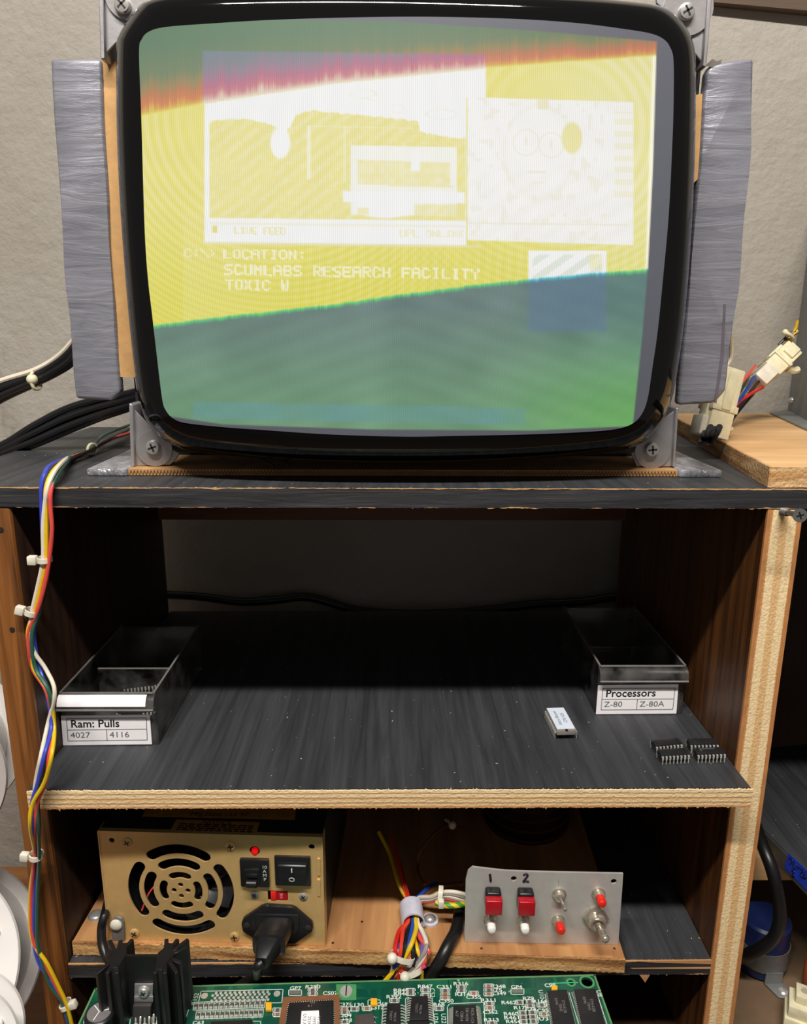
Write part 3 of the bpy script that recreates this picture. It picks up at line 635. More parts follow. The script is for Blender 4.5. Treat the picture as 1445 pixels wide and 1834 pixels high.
bracket([(233, 726), (262, 756), (300, 800), (322, 812), (314, 824), (304, 833), (236, 835)], [(231, 722), (238, 726), (241, 836), (234, 837)], (277, 803), 32, (272, 802), 0.35)
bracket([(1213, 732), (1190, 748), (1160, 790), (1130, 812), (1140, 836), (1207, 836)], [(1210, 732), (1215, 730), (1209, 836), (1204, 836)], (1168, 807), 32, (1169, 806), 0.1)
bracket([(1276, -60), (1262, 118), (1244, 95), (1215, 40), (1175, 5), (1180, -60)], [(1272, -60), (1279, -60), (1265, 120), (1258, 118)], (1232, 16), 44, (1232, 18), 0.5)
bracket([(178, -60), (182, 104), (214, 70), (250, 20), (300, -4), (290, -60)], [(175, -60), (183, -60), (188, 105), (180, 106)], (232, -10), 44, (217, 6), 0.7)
xl, xr = PY(234, 780, YB).x, PY(1211, 780, YB).x; zt_ = PY(700, -58, YB).z
for x0 in (xl, xr - 0.0016):
    obj('side_plate', MB().box(x0, x0 + 0.0016, 0.0595, 0.235, ZT + 0.0045, zt_), M['dark_metal'], mon)
for zz in (ZT + 0.0045, zt_ - 0.0016):
    obj('cross_plate', MB().box(xl + 0.0017, xr - 0.0017, 0.09, 0.235, zz, zz + 0.0014), M['dark_metal'], mon)
# side flaps: boards wrapped in silver tape, with a tan strip between tape and tube
def taped(px, Y, th, seed):
    rnd = random.Random(seed); P_ = [PY(u, v, Y) for u, v in px]
    bm = bmesh.new(); m2 = MB().prism(P_, (0, th, 0)); bm.free()
    bm = bmesh.new(); vs2 = [bm.verts.new(p) for p in m2.v]
    for f2 in m2.f: bm.faces.new([vs2[i] for i in f2])
    bmesh.ops.bevel(bm, geom=list(bm.edges), offset=th * 0.28, segments=3, profile=0.5, affect='EDGES')
    ed = [e for e in bm.edges if abs(e.verts[0].co.z - e.verts[1].co.z) > 0.05]
    bmesh.ops.subdivide_edges(bm, edges=ed, cuts=46, use_grid_fill=True)
    for v in bm.verts:
        v.co.x += (math.sin(v.co.z * 90 + seed) * 0.0003 + rnd.uniform(-1, 1) * 0.00006); v.co.y += math.sin(v.co.z * 110 + v.co.x * 60 + seed) * 0.0003 + rnd.uniform(-1, 1) * 0.00008
    return MB().addbm(bm)
fl = obj('side_flap', taped([(88, 104), (180, 104), (199, 480), (216, 703), (198, 718), (135, 714), (118, 520)], 0.0500, 0.0085, 3), M['tape'], mon, label='left flap wrapped in silver duct tape')
obj('tan_strip', MB().prism([PY(u, v, 0.0525) for u, v in [(176, 108), (250, 112), (272, 677), (214, 675)]], (0, 0.003, 0)), M['tan_board'], fl)
fr_ = obj('side_flap', taped([(1266, 126), (1276, 112), (1350, 103), (1345, 260), (1322, 520), (1300, 700), (1281, 722), (1213, 726), (1238, 470)], 0.0500, 0.0085, 8), M['tape'], mon, label='right flap wrapped in silver duct tape')
obj('tape_seam', MB().prism([PY(u, v, 0.0496) for u, v in [(1296, 545), (1300, 545), (1296, 640), (1283, 722), (1279, 722), (1290, 640)]], (0, 0.0004, 0)), plain('dark_tape_fold', srgb(96, 88, 96), 0.5), fr_)
obj('brown_edge', MB().prism([PY(u, v, 0.0520) for u, v in [(1244, 170), (1258, 168), (1250, 320), (1240, 330)]], (0, 0.003, 0)), M['tan_board'], fr_)
obj('torn_tape', MB().prism([PY(u, v, 0.0502) for u, v in [(1264, 118), (1276, 106), (1284, 110), (1293, 107), (1290, 114), (1276, 121)]], (0, 0.0006, 0.0004)), plain('tape_backing', srgb(110, 104, 98), 0.7), fr_)
obj('wire_stub', MB().tube([PY(463, 818, 0.028), PY(478, 828, 0.026), PY(492, 838, 0.024)], 0.0011).tube([PY(500, 820, 0.028), PY(508, 826, 0.026), PY(518, 832, 0.024)], 0.0011), M['black_rubber'], mon)

# cardboard under the monitor, its corners bound with silver tape
cb = thing('cardboard_sheet', 'corrugated cardboard sheet under the monitor with silver taped corners', 'cardboard', (0, 0.1, ZT))
za, zb = ZT + 0.0004, ZT + 0.0042
fl_ = PZ(160, 851, za - ZC); fr2 = PZ(1284, 852, za - ZC)
obj('sheet', MB().box(fl_.x, fr2.x, 0.0345, 0.235, za, zb), M['cardboard'], cb)
z_ = MB(); nseg = 330; X0 = PZ(232, 851, za - ZC).x; X1 = PZ(1208, 852, za - ZC).x
z_.strip([(X0 + (X1 - X0) * i / nseg, 0.0343, (za + zb) / 2 + (0.0013 if i % 2 else -0.0013)) for i in range(nseg + 1)], (0, 1, 0), 0.0008, 0.0006, (0, 0, 1))
obj('fluting', z_, M['flute'], cb)
for x0, x1, sd in ((fl_.x - 0.0012, PZ(230, 851, za - ZC).x, 1), (PZ(1210, 852, za - ZC).x, fr2.x + 0.0012, 2)):
    m2 = MB().box(x0, x1, 0.0325, 0.236, za - 0.0003, zb + 0.0006, 0.0012, 2)
    obj('corner_tape', m2, M['tape_shiny'], cb)

# ------------------------------------------------------------------ right end of the top board: plywood offcut, steel box, connectors
z0 = ZT + 0.0002
pA, pB = PZ(1376, 873, z0 - ZC), PZ(1213, 775, z0 - ZC); dL = (pB - pA).normalized(); nn = Vector((dL.y, -dL.x, 0))
poly = [pA, pA + nn * 0.012 + Vector((0.20, 0.008, 0)), pA + Vector((0.26, 0.30, 0)), pA + dL * 0.292]
ob = thing('plywood_offcut', 'thick pale plywood offcut lying on the black top board right of the monitor', 'plywood', (0.33, 0.12, z0))
obj('board', MB().prism(poly, (0, 0, 0.0128), 0.0008, 2), M['pale_ply'], ob)
e0, e1 = poly[0], poly[1]; ed = (e1 - e0).normalized(); en = Vector((ed.y, -ed.x, 0)) * 0.0005
e2 = poly[3]
obj('sawn_edge', MB().prism([e0 + en, e1 + en, e1 + en + Vector((0, 0, 0.0124)), e0 + en + Vector((0, 0, 0.0124))], -en * 1.4)
    .prism([e0 - nn * 0.0005, e2 - nn * 0.0005, e2 - nn * 0.0005 + Vector((0, 0, 0.0122)), e0 - nn * 0.0005 + Vector((0, 0, 0.0122))], nn * 0.0007), M['ply_offcut_edge'], ob)
zp = z0 + 0.0130
bx = thing('steel_box', 'grey sheet steel box standing on the pale plywood at the right edge', 'box', PZ(1420, 750, zp - ZC))
q0, q1 = PZ(1410, 736, zp - ZC), PZ(1452, 760, zp - ZC); dd = (q1 - q0).normalized(); dr = Vector((-dd.y, dd.x, 0))
if dr.x < 0: dr = -dr
q1 = q0 + dd * 0.10
obj('case', MB().prism([q0, q1, q1 + dr * 0.2, q0 + dr * 0.12], (0, 0, 0.19), 0.0008, 1), M['zinc'], bx)
f0, f1 = PZ(1378, 741, zp - ZC), PZ(1445, 772, zp - ZC)
obj('flange', MB().prism([f0, f0 + (f1 - f0) * 1.8, q1, q0], (0, 0, 0.0014)), M['zinc'], bx)
sp = q0 + dd * 0.018 + Vector((0, 0, 0.012)); obj('screw', MB().sphere(sp, 0.0034), M['screw'], bx)
# ------------------------------------------------------------------ connectors at the right
hz = thing('wiring_harness', 'two white nylon plug connectors joined by coloured wires right of the monitor', 'connector', PZ(1275, 800, zp - ZC))
def block(c, xd, zd, w_, d_, h_, name, mat_, par, extra=True):
    zd = Vector(zd).normalized(); xd = Vector(xd); xd = (xd - zd * xd.dot(zd)).normalized(); yd = zd.cross(xd); Mx = frame(c, xd, yd, zd)
    m = MB(Mx).box(-w_ / 2, w_ / 2, -d_ / 2, d_ / 2, -h_ / 2, h_ / 2, 0.0012, 2)
    if extra:
        m.box(-w_ * .62, -w_ * .45, -d_ * .25, d_ * .25, -h_ * .42, h_ * .30, 0.0008).box(-w_ * .2, w_ * .2, -d_ * .62, -d_ * .45, -h_ * .10, h_ * .45, 0.0008)
        m.box(w_ * .45, w_ * .58, -d_ * .3, d_ * .3, h_ * .1, h_ * .48, 0.0008).box(-w_ * .56, w_ * .56, -d_ * .56, d_ * .56, -h_ * .12, -h_ * .02, 0.0006)
    o = obj(name, m, mat_, par); return o, Mx
c1 = PY(1288, 722, 0.100)
up1 = PY(1304, 650, 0.106) - PY(1266, 800, 0.096)
n1, M1 = block(c1, (1, 0.25, 0), up1, 0.019, 0.015, 0.050, 'plug_housing', M['nylon_cream'], hz)
n1b, _ = block(PY(1268, 764, 0.0975), (1, 0.25, 0), up1, 0.021, 0.012, 0.014, 'plug_housing', M['nylon'], n1, False)
c2 = PY(1390, 652, 0.225); ax2 = PY(1420, 625, 0.23) - PY(1352, 690, 0.21)
n2, M2 = block(c2, (0.4, -0.4, 0.6), ax2, 0.026, 0.016, 0.032, 'plug_housing', M['nylon_cream'], hz)
n2b, M2b = block(PY(1362, 678, 0.215), (0.4, -0.4, 0.6), ax2, 0.023, 0.013, 0.018, 'plug_housing', M['nylon'], hz, False)
for k, (cn, a, b) in enumerate([('coral', (1352, 655), (1318, 700)), ('green', (1343, 668), (1305, 735)), ('blue', (1351, 676), (1309, 738)), ('black', (1358, 684), (1312, 742)), ('red', (1366, 694), (1318, 726)), ('black', (1352, 700), (1312, 750)), ('white', (1348, 708), (1305, 755))]):
    A, B_ = PY(*a, 0.205), PY(*b, 0.150 + 0.004 * k); E = PY(1292 + 3 * k, 762 + k, 0.128 - 0.002 * k)
    mid = (A + B_) / 2 + Vector((0.002, 0, 0.003)); obj('wire', MB().tube([A, mid, B_, E], 0.0014), M['w_' + cn], hz)
for k, (cn, pts) in enumerate([('black', [(1262, 775), (1258, 784), (1254, 793), (1262, 796)]), ('black', [(1288, 765), (1284, 776), (1272, 792), (1258, 795)]), ('black', [(1280, 768), (1272, 782), (1266, 793), (1252, 790)]), ('black', [(1272, 765), (1266, 778), (1260, 788), (1256, 791)])]):
    obj('wire', MB().tube([PZ(u, v, zp - ZC + 0.0042 + 0.020 * max(0, (785 - v) / 20)) for u, v in pts], 0.0019), M['w_' + cn], hz)
for cn, pts in (('gold', [(1402, 622), (1412, 605), (1424, 590), (1428, 574)]), ('black', [(1395, 618), (1408, 604), (1424, 592)]), ('yellow', [(1408, 628), (1416, 606), (1420, 600), (1428, 592)]), ('brown', [(1398, 620), (1410, 607), (1426, 596)])):
    obj('wire', MB().tube([PY(u, v, 0.235) for u, v in pts], 0.0014), M['w_' + cn], hz)
obj('cable_tie', MB().tube([PY(1402, 594, 0.232), PY(1412, 598, 0.229), PY(1420, 606, 0.232), PY(1414, 612, 0.236), PY(1408, 606, 0.236)], 0.0014).sphere(PY(1406, 595, 0.231), 0.0026), M['nylon_cream'], hz)
obj('locking_tab', MB().tube([PY(1408, 660, 0.222), PY(1420, 664, 0.224), PY(1428, 662, 0.226)], 0.0032), M['nylon_cream'], hz)
obj('wire', MB().tube([PY(1301, 655, 0.118), PY(1309, 640, 0.118), PY(1309, 610, 0.112), PY(1304, 580, 0.10)], 0.0014), M['w_white'], hz)

# ------------------------------------------------------------------ black cable bundles at the left, in front of the wall
def bundle(name, label, px, Y0, Y1, r, spread, cols, tie=None):
    p0 = px[0]; t = thing(name, label, 'cable', PY(px[0][0], px[0][1], Y0))
    K = len(px); rnd = random.Random(len(label))
    for k, cn in enumerate(cols):
        offu = rnd.uniform(-.3, .3); o_ = (k / (len(cols) - 1) - 0.5)
        pts = []
        for i, (u, v, wd) in enumerate(px):
            Y = Y0 + (Y1 - Y0) * i / (K - 1); p = PY(u + offu * 3, v + o_ * wd, Y); p.y += (k % 2 - 0.5) * r * 1.7; pts.append(p)
        obj('cable', MB().tube(pts, r if cn != 'white' else r * 0.75), M['w_' + cn], t)
    if tie:
        c = PY(tie[0], tie[1], tie[2]); obj('cable_tie', MB().sphere(c + Vector((0, -0.004, 0)), 0.0042).tube([c + Vector((0.001, -0.004, 0.006)), c + Vector((0, -0.0062, 0)), c + Vector((0.001, -0.004, -0.007)), c + Vector((0.002, 0.004, -0.006)), c + Vector((0.001, 0.005, 0.005))], 0.0013), M['nylon_cream'], t)
bundle('cable_bundle', 'upper black cable bundle with a cream cable tie by the left taped flap', [(-60, 745, 34), (-8, 704, 34), (60, 676, 24), (100, 655, 26), (128, 632, 34), (150, 600, 30), (178, 560, 26)], 0.16, 0.14, 0.0026, 1, ['white', 'black', 'black', 'black', 'black', 'black'], (62, 679, 0.15))
bundle('cable_bundle', 'lower black cable bundle sagging below the left taped flap to the top board', [(-70, 835, 26), (4, 806, 18), (60, 780, 34), (120, 752, 40), (180, 731, 34), (236, 716, 26), (280, 700, 20)], 0.14, 0.12, 0.0026, 1, ['black', 'white', 'black', 'black', 'black', 'black'])

# ------------------------------------------------------------------ coloured wire loom down the cabinet's left edge
lm = thing('wire_loom', 'loom of coloured wires hanging down the left edge of the cabinet', 'wires', PY(78, 900, -0.008))
vk = [905, 950, 1002, 1048, 1093, 1130, 1165, 1200, 1240, 1300, 1350, 1400, 1440, 1480, 1532, 1600, 1680, 1725, 1765, 1798, 1845]
LX = dict(blue2=[75, 76, 79, 74, 65, 60, 64, 72, 84, 92, 80, 68, 57, 57, 65, 62, 60, 70, 97, 112, 125],
          white=[79, 77, 77, 68, 58, 55, 60, 83, 98, 85, 74, 64, 61, 60, 66, 61, 61, 73, 99, 114, 123],
          yellow=[83, 83, 82, 73, 62, 50, 54, 62, 88, 97, 93, 80, 58, 54, 62, 54, 57, 84, 104, 119, 131],
          green=[86, 86, 85, 78, 70, 58, 58, 65, 88, 93, 84, 72, 66, 68, 70, 67, 66, 76, 90, 113, 127],
          coral=[90, 93, 88, 80, 67, 52, 52, 60, 84, 95, 88, 82, 66, 62, 62, 57, 59, 80, 100, 116, 128],
          black=[86, 88, 86, 82, 72, 62, 64, 72, 90, 92, 84, 74, 68, 70, 68, 65, 64, 74, 94, 110, 124])
HEAD = dict(blue2=[(238, 770), (200, 785), (165, 804), (120, 820), (88, 831), (80, 836), (72, 862)], white=[(238, 768), (190, 790), (165, 803), (128, 817), (106, 826), (94, 845), (84, 872)],
            yellow=[(238, 772), (195, 787), (165, 806), (125, 819), (104, 826), (88, 848), (79, 874)], green=[(232, 761), (185, 780), (165, 801), (130, 815), (108, 838), (98, 855), (90, 876)],
            coral=[(238, 774), (200, 786), (165, 805), (126, 820), (104, 836), (96, 852), (89, 880)], black=[(238, 766), (190, 789), (165, 805), (125, 822), (108, 836), (98, 856), (88, 880)])
for k, (cn, xs) in enumerate(LX.items()):
    dep_ = dict(blue2=0.0, white=-0.0022, yellow=-0.002, green=-0.0005, coral=-0.001, black=0.002)[cn]; pts = []
    for i, (u, v) in enumerate(HEAD[cn]):
        if i == 4: pts.append(PY((u + HEAD[cn][3][0]) / 2, (v + HEAD[cn][3][1]) / 2, 0.026))
        elif i < 5: pts.append(PZ(u, v, ZT - ZC + 0.0020 + 0.0006 * k + (0.0030 if i in (0, 1) else 0) + (0.0016 if i == 4 else 0)))
        else: pts.append(PY(u, v, [-0.0056, -0.0060][i - 5] + dep_ * 0.6))
    def dseg(v):
        if cn == 'white': return 0.0028 if v > 1440 else -0.0022
        if cn == 'blue2': return -0.0030 if 1260 < v < 1490 else (-0.0020 if v > 1560 else 0.0005)
        if cn == 'yellow': return -0.0038 if (1330 < v < 1500 or v > 1700) else -0.0018
        if cn == 'green': return -0.0030 if (1110 < v < 1260 or v > 1490) else -0.0005
        if cn == 'coral': return -0.0026 if v < 1180 else (-0.0012 if v < 1500 else -0.0024)
        return 0.0020
    for v, u in zip(vk, xs):
        base = -0.0062 if v < 1330 else (-0.0300 if v < 1500 else -0.0080)
        if v < 1330 and v > 1230: base = -0.014
        if v == 1532: base = -0.016
        pts.append(PY(u, v, base + dseg(v)))
    pts = pts[:4] + [(pts[i - 1] + pts[i] * 2 + pts[i + 1]) / 4 for i in range(4, 8)] + pts[8:]
    for p in pts[6:8]: p.y = min(p.y, -0.0042 if cn != 'black' else -0.0036)
    obj('wire', MB().tube(pts, 0.00125, 8, 5), M['w_' + {'coral': 'coral', 'blue2': 'blue2', 'green': 'green'}.get(cn, cn)], lm)
def ziptie(par, c, wx, ang_, hx=-1, Y=-0.0066, r=0.0045):
    # a white tie: band round the wires, its head standing off on one side
    c = PY(c[0], c[1], Y); a = Vector((math.cos(ang_), 0, math.sin(ang_))); up_ = Vector((-math.sin(ang_), 0, math.cos(ang_)))
    pts = [c + a * (math.cos(t) * wx) + Vector((0, 1, 0)) * (math.sin(t) * 0.0042) for t in np.linspace(0, 2 * math.pi, 21)]
    m = MB().strip(pts, up_, 0.0030, 0.0012, (0, 1, 0)); h_ = c + a * hx * (wx + 0.0022) + Vector((0, -0.002, 0))
    m.box(-0.0026, 0.0026, -0.0022, 0.0022, -0.0027, 0.0027, 0.0007, 2, M=frame(h_, a, (0, 1, 0), up_))
    obj('cable_tie', m, M['nylon'], par)
ziptie(lm, (80, 1002), 0.0040, -0.03); ziptie(lm, (58, 1096), 0.0042, -0.3); ziptie(lm, (65, 1532), 0.0042, -0.12, -1, -0.016); ziptie(lm, (118, 1799), 0.0040, 0.35, 1, -0.0085)
c = PZ(165, 804, ZT - ZC + 0.0050); obj('cable_tie', MB().tube([c + Vector((0.003 * math.cos(t) * .5, 0.0040 * math.cos(t), 0.0036 * math.sin(t))) for t in np.linspace(0, 2 * math.pi, 13)], 0.0011), M['nylon_cream'], lm)

# ------------------------------------------------------------------ black power cable behind the shelf
pts = [PY(u, v, 0.296) for u, v in [(200, 1060), (295, 1065), (360, 1069), (430, 1078), (490, 1075), (545, 1069), (590, 1079), (640, 1093), (730, 1100), (800, 1098), (880, 1092), (960, 1082), (1040, 1078), (1100, 1070), (1180, 1070)]]
tag(obj('cable', MB().tube(pts, 0.0044, 10), M['black_rubber']), 'thick black cable sagging along the wall behind the upper shelf', 'cable')

# ------------------------------------------------------------------ drawers of chips
def drawer(x0, x1, y0, length, h, label, title, left, right, lab_px, strip_paper):
    z0 = ZS + 0.0004; t = thing('parts_drawer', label, 'drawer', ((x0 + x1) / 2, y0, z0)); th = 0.0016
    b_ = MB().box(x0, x1, y0, y0 + length, z0, z0 + th)
    b_.box(x0, x0 + th, y0, y0 + length, z0 + th, z0 + h).box(x1 - th, x1, y0, y0 + length, z0 + th, z0 + h)
    b_.box(x0 + th, x1 - th, y0 + length - th, y0 + length, z0 + th, z0 + h * 0.97).box(x0 + th, x1 - th, y0, y0 + th, z0 + th, z0 + h * 0.98)
    obj('drawer_body', b_, M['clear'], t)
    rm = MB(); r_ = 0.0007
    for xx in (x0 + th / 2, x1 - th / 2): rm.box(xx - r_, xx + r_, y0, y0 + length, z0 + h, z0 + h + 0.0006)
    rm.box(x0, x1, y0, y0 + th, z0 + h * 0.98, z0 + h * 0.98 + 0.0007); obj('drawer_rim', rm, M['clear_edge'], t)
    # the pull: a curved lip that rolls down over the front
    lip = MB(); prof = []; a_n = 7
    for i in range(a_n + 1):
        a = math.pi / 2 * i / a_n; prof.append((y0 - 0.0065 * math.sin(a), z0 + h - 0.0085 * (1 - math.cos(a)) - 0.0004))
    vs_, fs = [], []
    for i, (y, z) in enumerate(prof):
        for xx in (x0 - 0.0002, x1 + 0.0002):
            vs_ += [(xx, y, z), (xx, y + 0.0006, z - 0.0012)]
    for i in range(a_n):
        A = i * 4; B_ = A + 4; fs += [(A, A + 2, B_ + 2, B_), (A + 1, B_ + 1, B_ + 3, A + 3), (A, B_, B_ + 1, A + 1), (A + 2, A + 3, B_ + 3, B_ + 2)]
    fs += [(0, 1, 3, 2), (a_n * 4, a_n * 4 + 2, a_n * 4 + 3, a_n * 4 + 1)]
    lip.add(vs_, fs); obj('pull_lip', lip, M['clear'], t)
    lr = MB(); lr.tube([(x0, prof[-1][0], prof[-1][1] - 0.0006), (x1, prof[-1][0], prof[-1][1] - 0.0006)], 0.0007, sm=False)
    obj('lip_edge', lr, M['clear_edge'], t)
    if strip_paper:
        sp_ = MB(); vs_ = []; fs = []
        for i, (y, z) in enumerate(prof[1:7]):
            for xx in (x0 + 0.0006, x1 - 0.0048): vs_.append((xx, y - 0.0004, z + 0.0003))
        for i in range(5): fs.append((i * 2, i * 2 + 1, i * 2 + 3, i * 2 + 2))
        obj('paper_strip', sp_.add(vs_, fs), M['paper'], t)
    # printed card label on the front
    Yl = y0 - 0.0012; q = [PY(u, v, Yl) for u, v in lab_px]
    lb = obj('label_card', MB().prism(q, (0, 0.0004, 0)), M['paper'], t, label='white printed card reading ' + title)
    xd = (q[1] - q[0]).normalized(); wd = (q[1] - q[0]).length; ydv = (q[0] - q[3]); hh = ydv.length; yd = ydv.normalized()
    def at(fx, fy): return q[3] + (q[2] - q[3]) * fx + ydv * fy + Vector((0, -0.00012, 0))
    ln = MB()
    def line(fx0, fy0, fx1, fy1, w_=0.00022):
        a, b = at(fx0, fy0), at(fx1, fy1); d = (b - a).normalized(); e = Vector((-d.z, 0, d.x)) * w_
        ln.prism([a - e, b - e, b + e, a + e], (0, 0.00008, 0))
    X0_, X1_, Y0_, Y1_, YM, XM = 0.06, 0.95, 0.15, 0.90, 0.52, 0.50
    line(X0_, Y0_, X1_, Y0_); line(X0_, Y1_, X1_, Y1_); line(X0_, YM, X1_, YM); line(X0_, Y0_, X0_, Y1_); line(X1_, Y0_, X1_, Y1_); line(XM, Y0_, XM, YM)
    obj('label_rules', ln, M['ink_grey'], lb)
    obj('label_title', MB().text(title, at(0.10, 0.715), xd, yd, hh * 0.36, hh * 0.006, 'LEFT', 1.0), M['ink'], lb)
    obj('label_text', MB().text(left, at(0.09, 0.335), xd, yd, hh * 0.27, 0, 'LEFT', 1.12).text(right, at(0.53, 0.335), xd, yd, hh * 0.27, 0, 'LEFT', 1.12), M['ink_grey'], lb)
    return t, z0, th
t1, zz0, th = drawer(-0.2255, -0.1612, 0.0285, 0.118, 0.0385, 'clear drawer labelled Ram: Pulls at the left end of the shelf', 'Ram: Pulls', '4027', '4116', [(109, 1282), (268, 1280), (272, 1333), (113, 1335)], True)
obj('divider', MB().box(-0.218, -0.1632, 0.075, 0.0762, zz0 + 0.004, zz0 + 0.0335), M['clear'], t1)
obj('divider_rim', MB().box(-0.218, -0.1632, 0.0749, 0.0763, zz0 + 0.0335, zz0 + 0.0341), M['clear_edge'], t1)
t2, zz1, th = drawer(0.1497, 0.2140, 0.0695, 0.120, 0.0385, 'clear drawer labelled Processors at the right end of the shelf', 'Processors', 'Z-80', 'Z-80A', [(1071, 1228), (1215, 1226), (1211, 1278), (1067, 1279)], False)

# ------------------------------------------------------------------ loose chips on the shelf
def dip(name, label, cat, L, W_, n_side, mat_body, loc, rz, group=None, h=0.0034, stand=0.0036):
    t = thing(name, label, cat, loc, rz, group); M0 = ROOT[t.name]
    b_ = MB(M0).box(-L / 2, L / 2, -W_ / 2, W_ / 2, stand, stand + h, 0.0005, 2); obj('chip_body', b_, mat_body, t)
    obj('notch', MB(M0).cyl((-L / 2 + 0.0004, 0, stand + h - 0.0002), (0, 0, 1), 0.0011, 0.0003, 14).cyl((-L / 2 + 0.002, -W_ / 2 + 0.0015, stand + h - 0.0002), (0, 0, 1), 0.0005, 0.0003, 10), M['slot'], t)
    for sg in (-1, 1):
        for k in range(n_side):
            x = (k - (n_side - 1) / 2) * 0.00254; y = sg * (W_ / 2)
            m = MB(M0).box(x - 0.0006, x + 0.0006, min(y - sg * 0.0003, y + sg * 0.0009), max(y - sg * 0.0003, y + sg * 0.0009), stand + h * 0.42, stand + h * 0.58)
            m.box(x - 0.0006, x + 0.0006, min(y + sg * 0.0007, y + sg * 0.0010), max(y + sg * 0.0007, y + sg * 0.0010), stand - 0.0004, stand + h * 0.5)
            m.box(x - 0.00028, x + 0.00028, min(y + sg * 0.0007, y + sg * 0.0010), max(y + sg * 0.0007, y + sg * 0.0010), 0.0001, stand)
            obj('pin', m, M['tin'], t)
    return t
zc_ = ZS + 0.0005 - ZC
cA = PZ(1204, 1362, zc_); gname = 'loose memory chips on the shelf'
d0 = dip('memory_chip', 'front left of four black chips on the shelf under the Processors drawer', 'chip', 0.0195, 0.0066, 8, M['ic'], cA, 0.10, gname)
for (u, v), rz, lab in (((1192, 1344), 0.16, 'back left of four black chips, leaning against the front left one'), ((1256, 1343), 0.02, 'back right of four black chips, by the brown panel'), ((1268, 1360), 0.06, 'front right of four black chips, with a pale stripe on its top')):
    p = PZ(u, v, zc_); cp = copy_tree(d0, Matrix.Translation(p) @ Matrix.Rotation(rz, 4, 'Z'), lab); last = (p, rz, cp)
p, rz, cp = last; ROOT[cp.name] = Matrix.Translation(p) @ Matrix.Rotation(rz, 4, 'Z')
obj('top_mark', MB(ROOT[cp.name]).box(-0.006, 0.004, 0.0012, 0.0018, 0.007, 0.0071).box(-0.006, -0.0054, -0.001, 0.0015, 0.007, 0.0071), plain('pale_marking', srgb(96, 100, 108), 0.5), cp)
# a few pulled chips lying inside the left drawer
for k, (x, y, rz) in enumerate([(-0.178, 0.062, 0.25), (-0.190, 0.056, -0.5), (-0.172, 0.048, 1.2), (-0.200, 0.100, 0.3), (-0.185, 0.108, 0.9)]):
    cp = copy_tree(d0, Matrix.Translation((x, y, zz0 + 0.0018)) @ Matrix.Rotation(rz, 4, 'Z'), ['chip lying against the divider inside the left drawer', 'chip lying slanted in the middle of the left drawer', 'chip lying endways by the right wall of the left drawer', 'chip lying behind the divider in the left drawer', 'chip farthest back inside the left drawer'][k]); cp['group'] = 'chips inside the left drawer'
pe = PZ(1003, 1304, zc_); e_a, e_b = PZ(989, 1276, zc_), PZ(1006, 1320, zc_)
M_e = Matrix.Translation(pe) @ Matrix.Rotation(R(93), 4, 'Z')
ep = dip('eprom_chip', 'grey ceramic chip with a white paper sticker lying alone on the shelf', 'chip', 0.0310, 0.0136, 12, M['ceramic'], pe, R(93), None, 0.0040, 0.0034)
st_ = obj('sticker', MB(M_e).box(-0.0140, 0.0155, -0.0063, 0.0063, 0.00745, 0.00760), M['paper_blue'], ep)
xd_ = M_e.to_3x3() @ Vector((1, 0, 0))
yu_ = M_e.to_3x3() @ Vector((0, 1, 0))
obj('sticker_text', MB().text('Astro Blaster', M_e @ Vector((0.001, 0.0022, 0.00768)), xd_, yu_, 0.0036).text('CPU 425', M_e @ Vector((0.001, -0.0025, 0.00768)), xd_, yu_, 0.0036), M['ink_grey'], st_)

# ------------------------------------------------------------------ plywood base with power supply and switch panel
zb0 = ZL + 0.0003
pa, pb = PZ(133, 1709.5, zb0 - ZC), PZ(1117, 1742, zb0 - ZC); xa = (pb - pa).normalized(); ya = Vector((-xa.y, xa.x, 0)); PW = (pb - pa).length; PT = 0.0112
base = thing('plywood_plank', 'rough plywood base board on the lower shelf under the power supply', 'plywood', (pa + pb) / 2)
MBb = frame(pa, xa, ya, (0, 0, 1))
obj('board', MB(MBb).box(0, PW, 0.0006, 0.20, 0, PT), M['ply_base_face'], base)
eb = edge_band(0, PW, 0.0, 0.0012, PT, 0.0010, 260, 21, 0.001); [setattr(v, 'z', max(v.z, 0.0002)) for v in eb.v]; eb.v = [MBb @ v for v in eb.v]
obj('ragged_edge', eb, ply_edge('rough_base_edge', 'z', 150, srgb(138, 92, 52), srgb(190, 142, 86), srgb(216, 176, 116)), base)
zt3 = zb0 + PT
s_ = PZ(172, 1641, zt3 - ZC); obj('screw', MB().lathe([(0.0055, 0), (0.0055, 0.0008), (0.0042, 0.0024), (0.0015, 0.0032)], s_, (0, 0, 1), 20), M['screw'], base)
nh = MB()
for u, v in [(596, 1690), (648, 1652), (1100, 1700), (862, 1700)]: nh.cyl(PZ(u, v, zt3 - ZC - 0.0005), (0, 0, 1), 0.0009, 0.0008, 10)
obj('nail_hole', nh, M['dark_metal'], base)

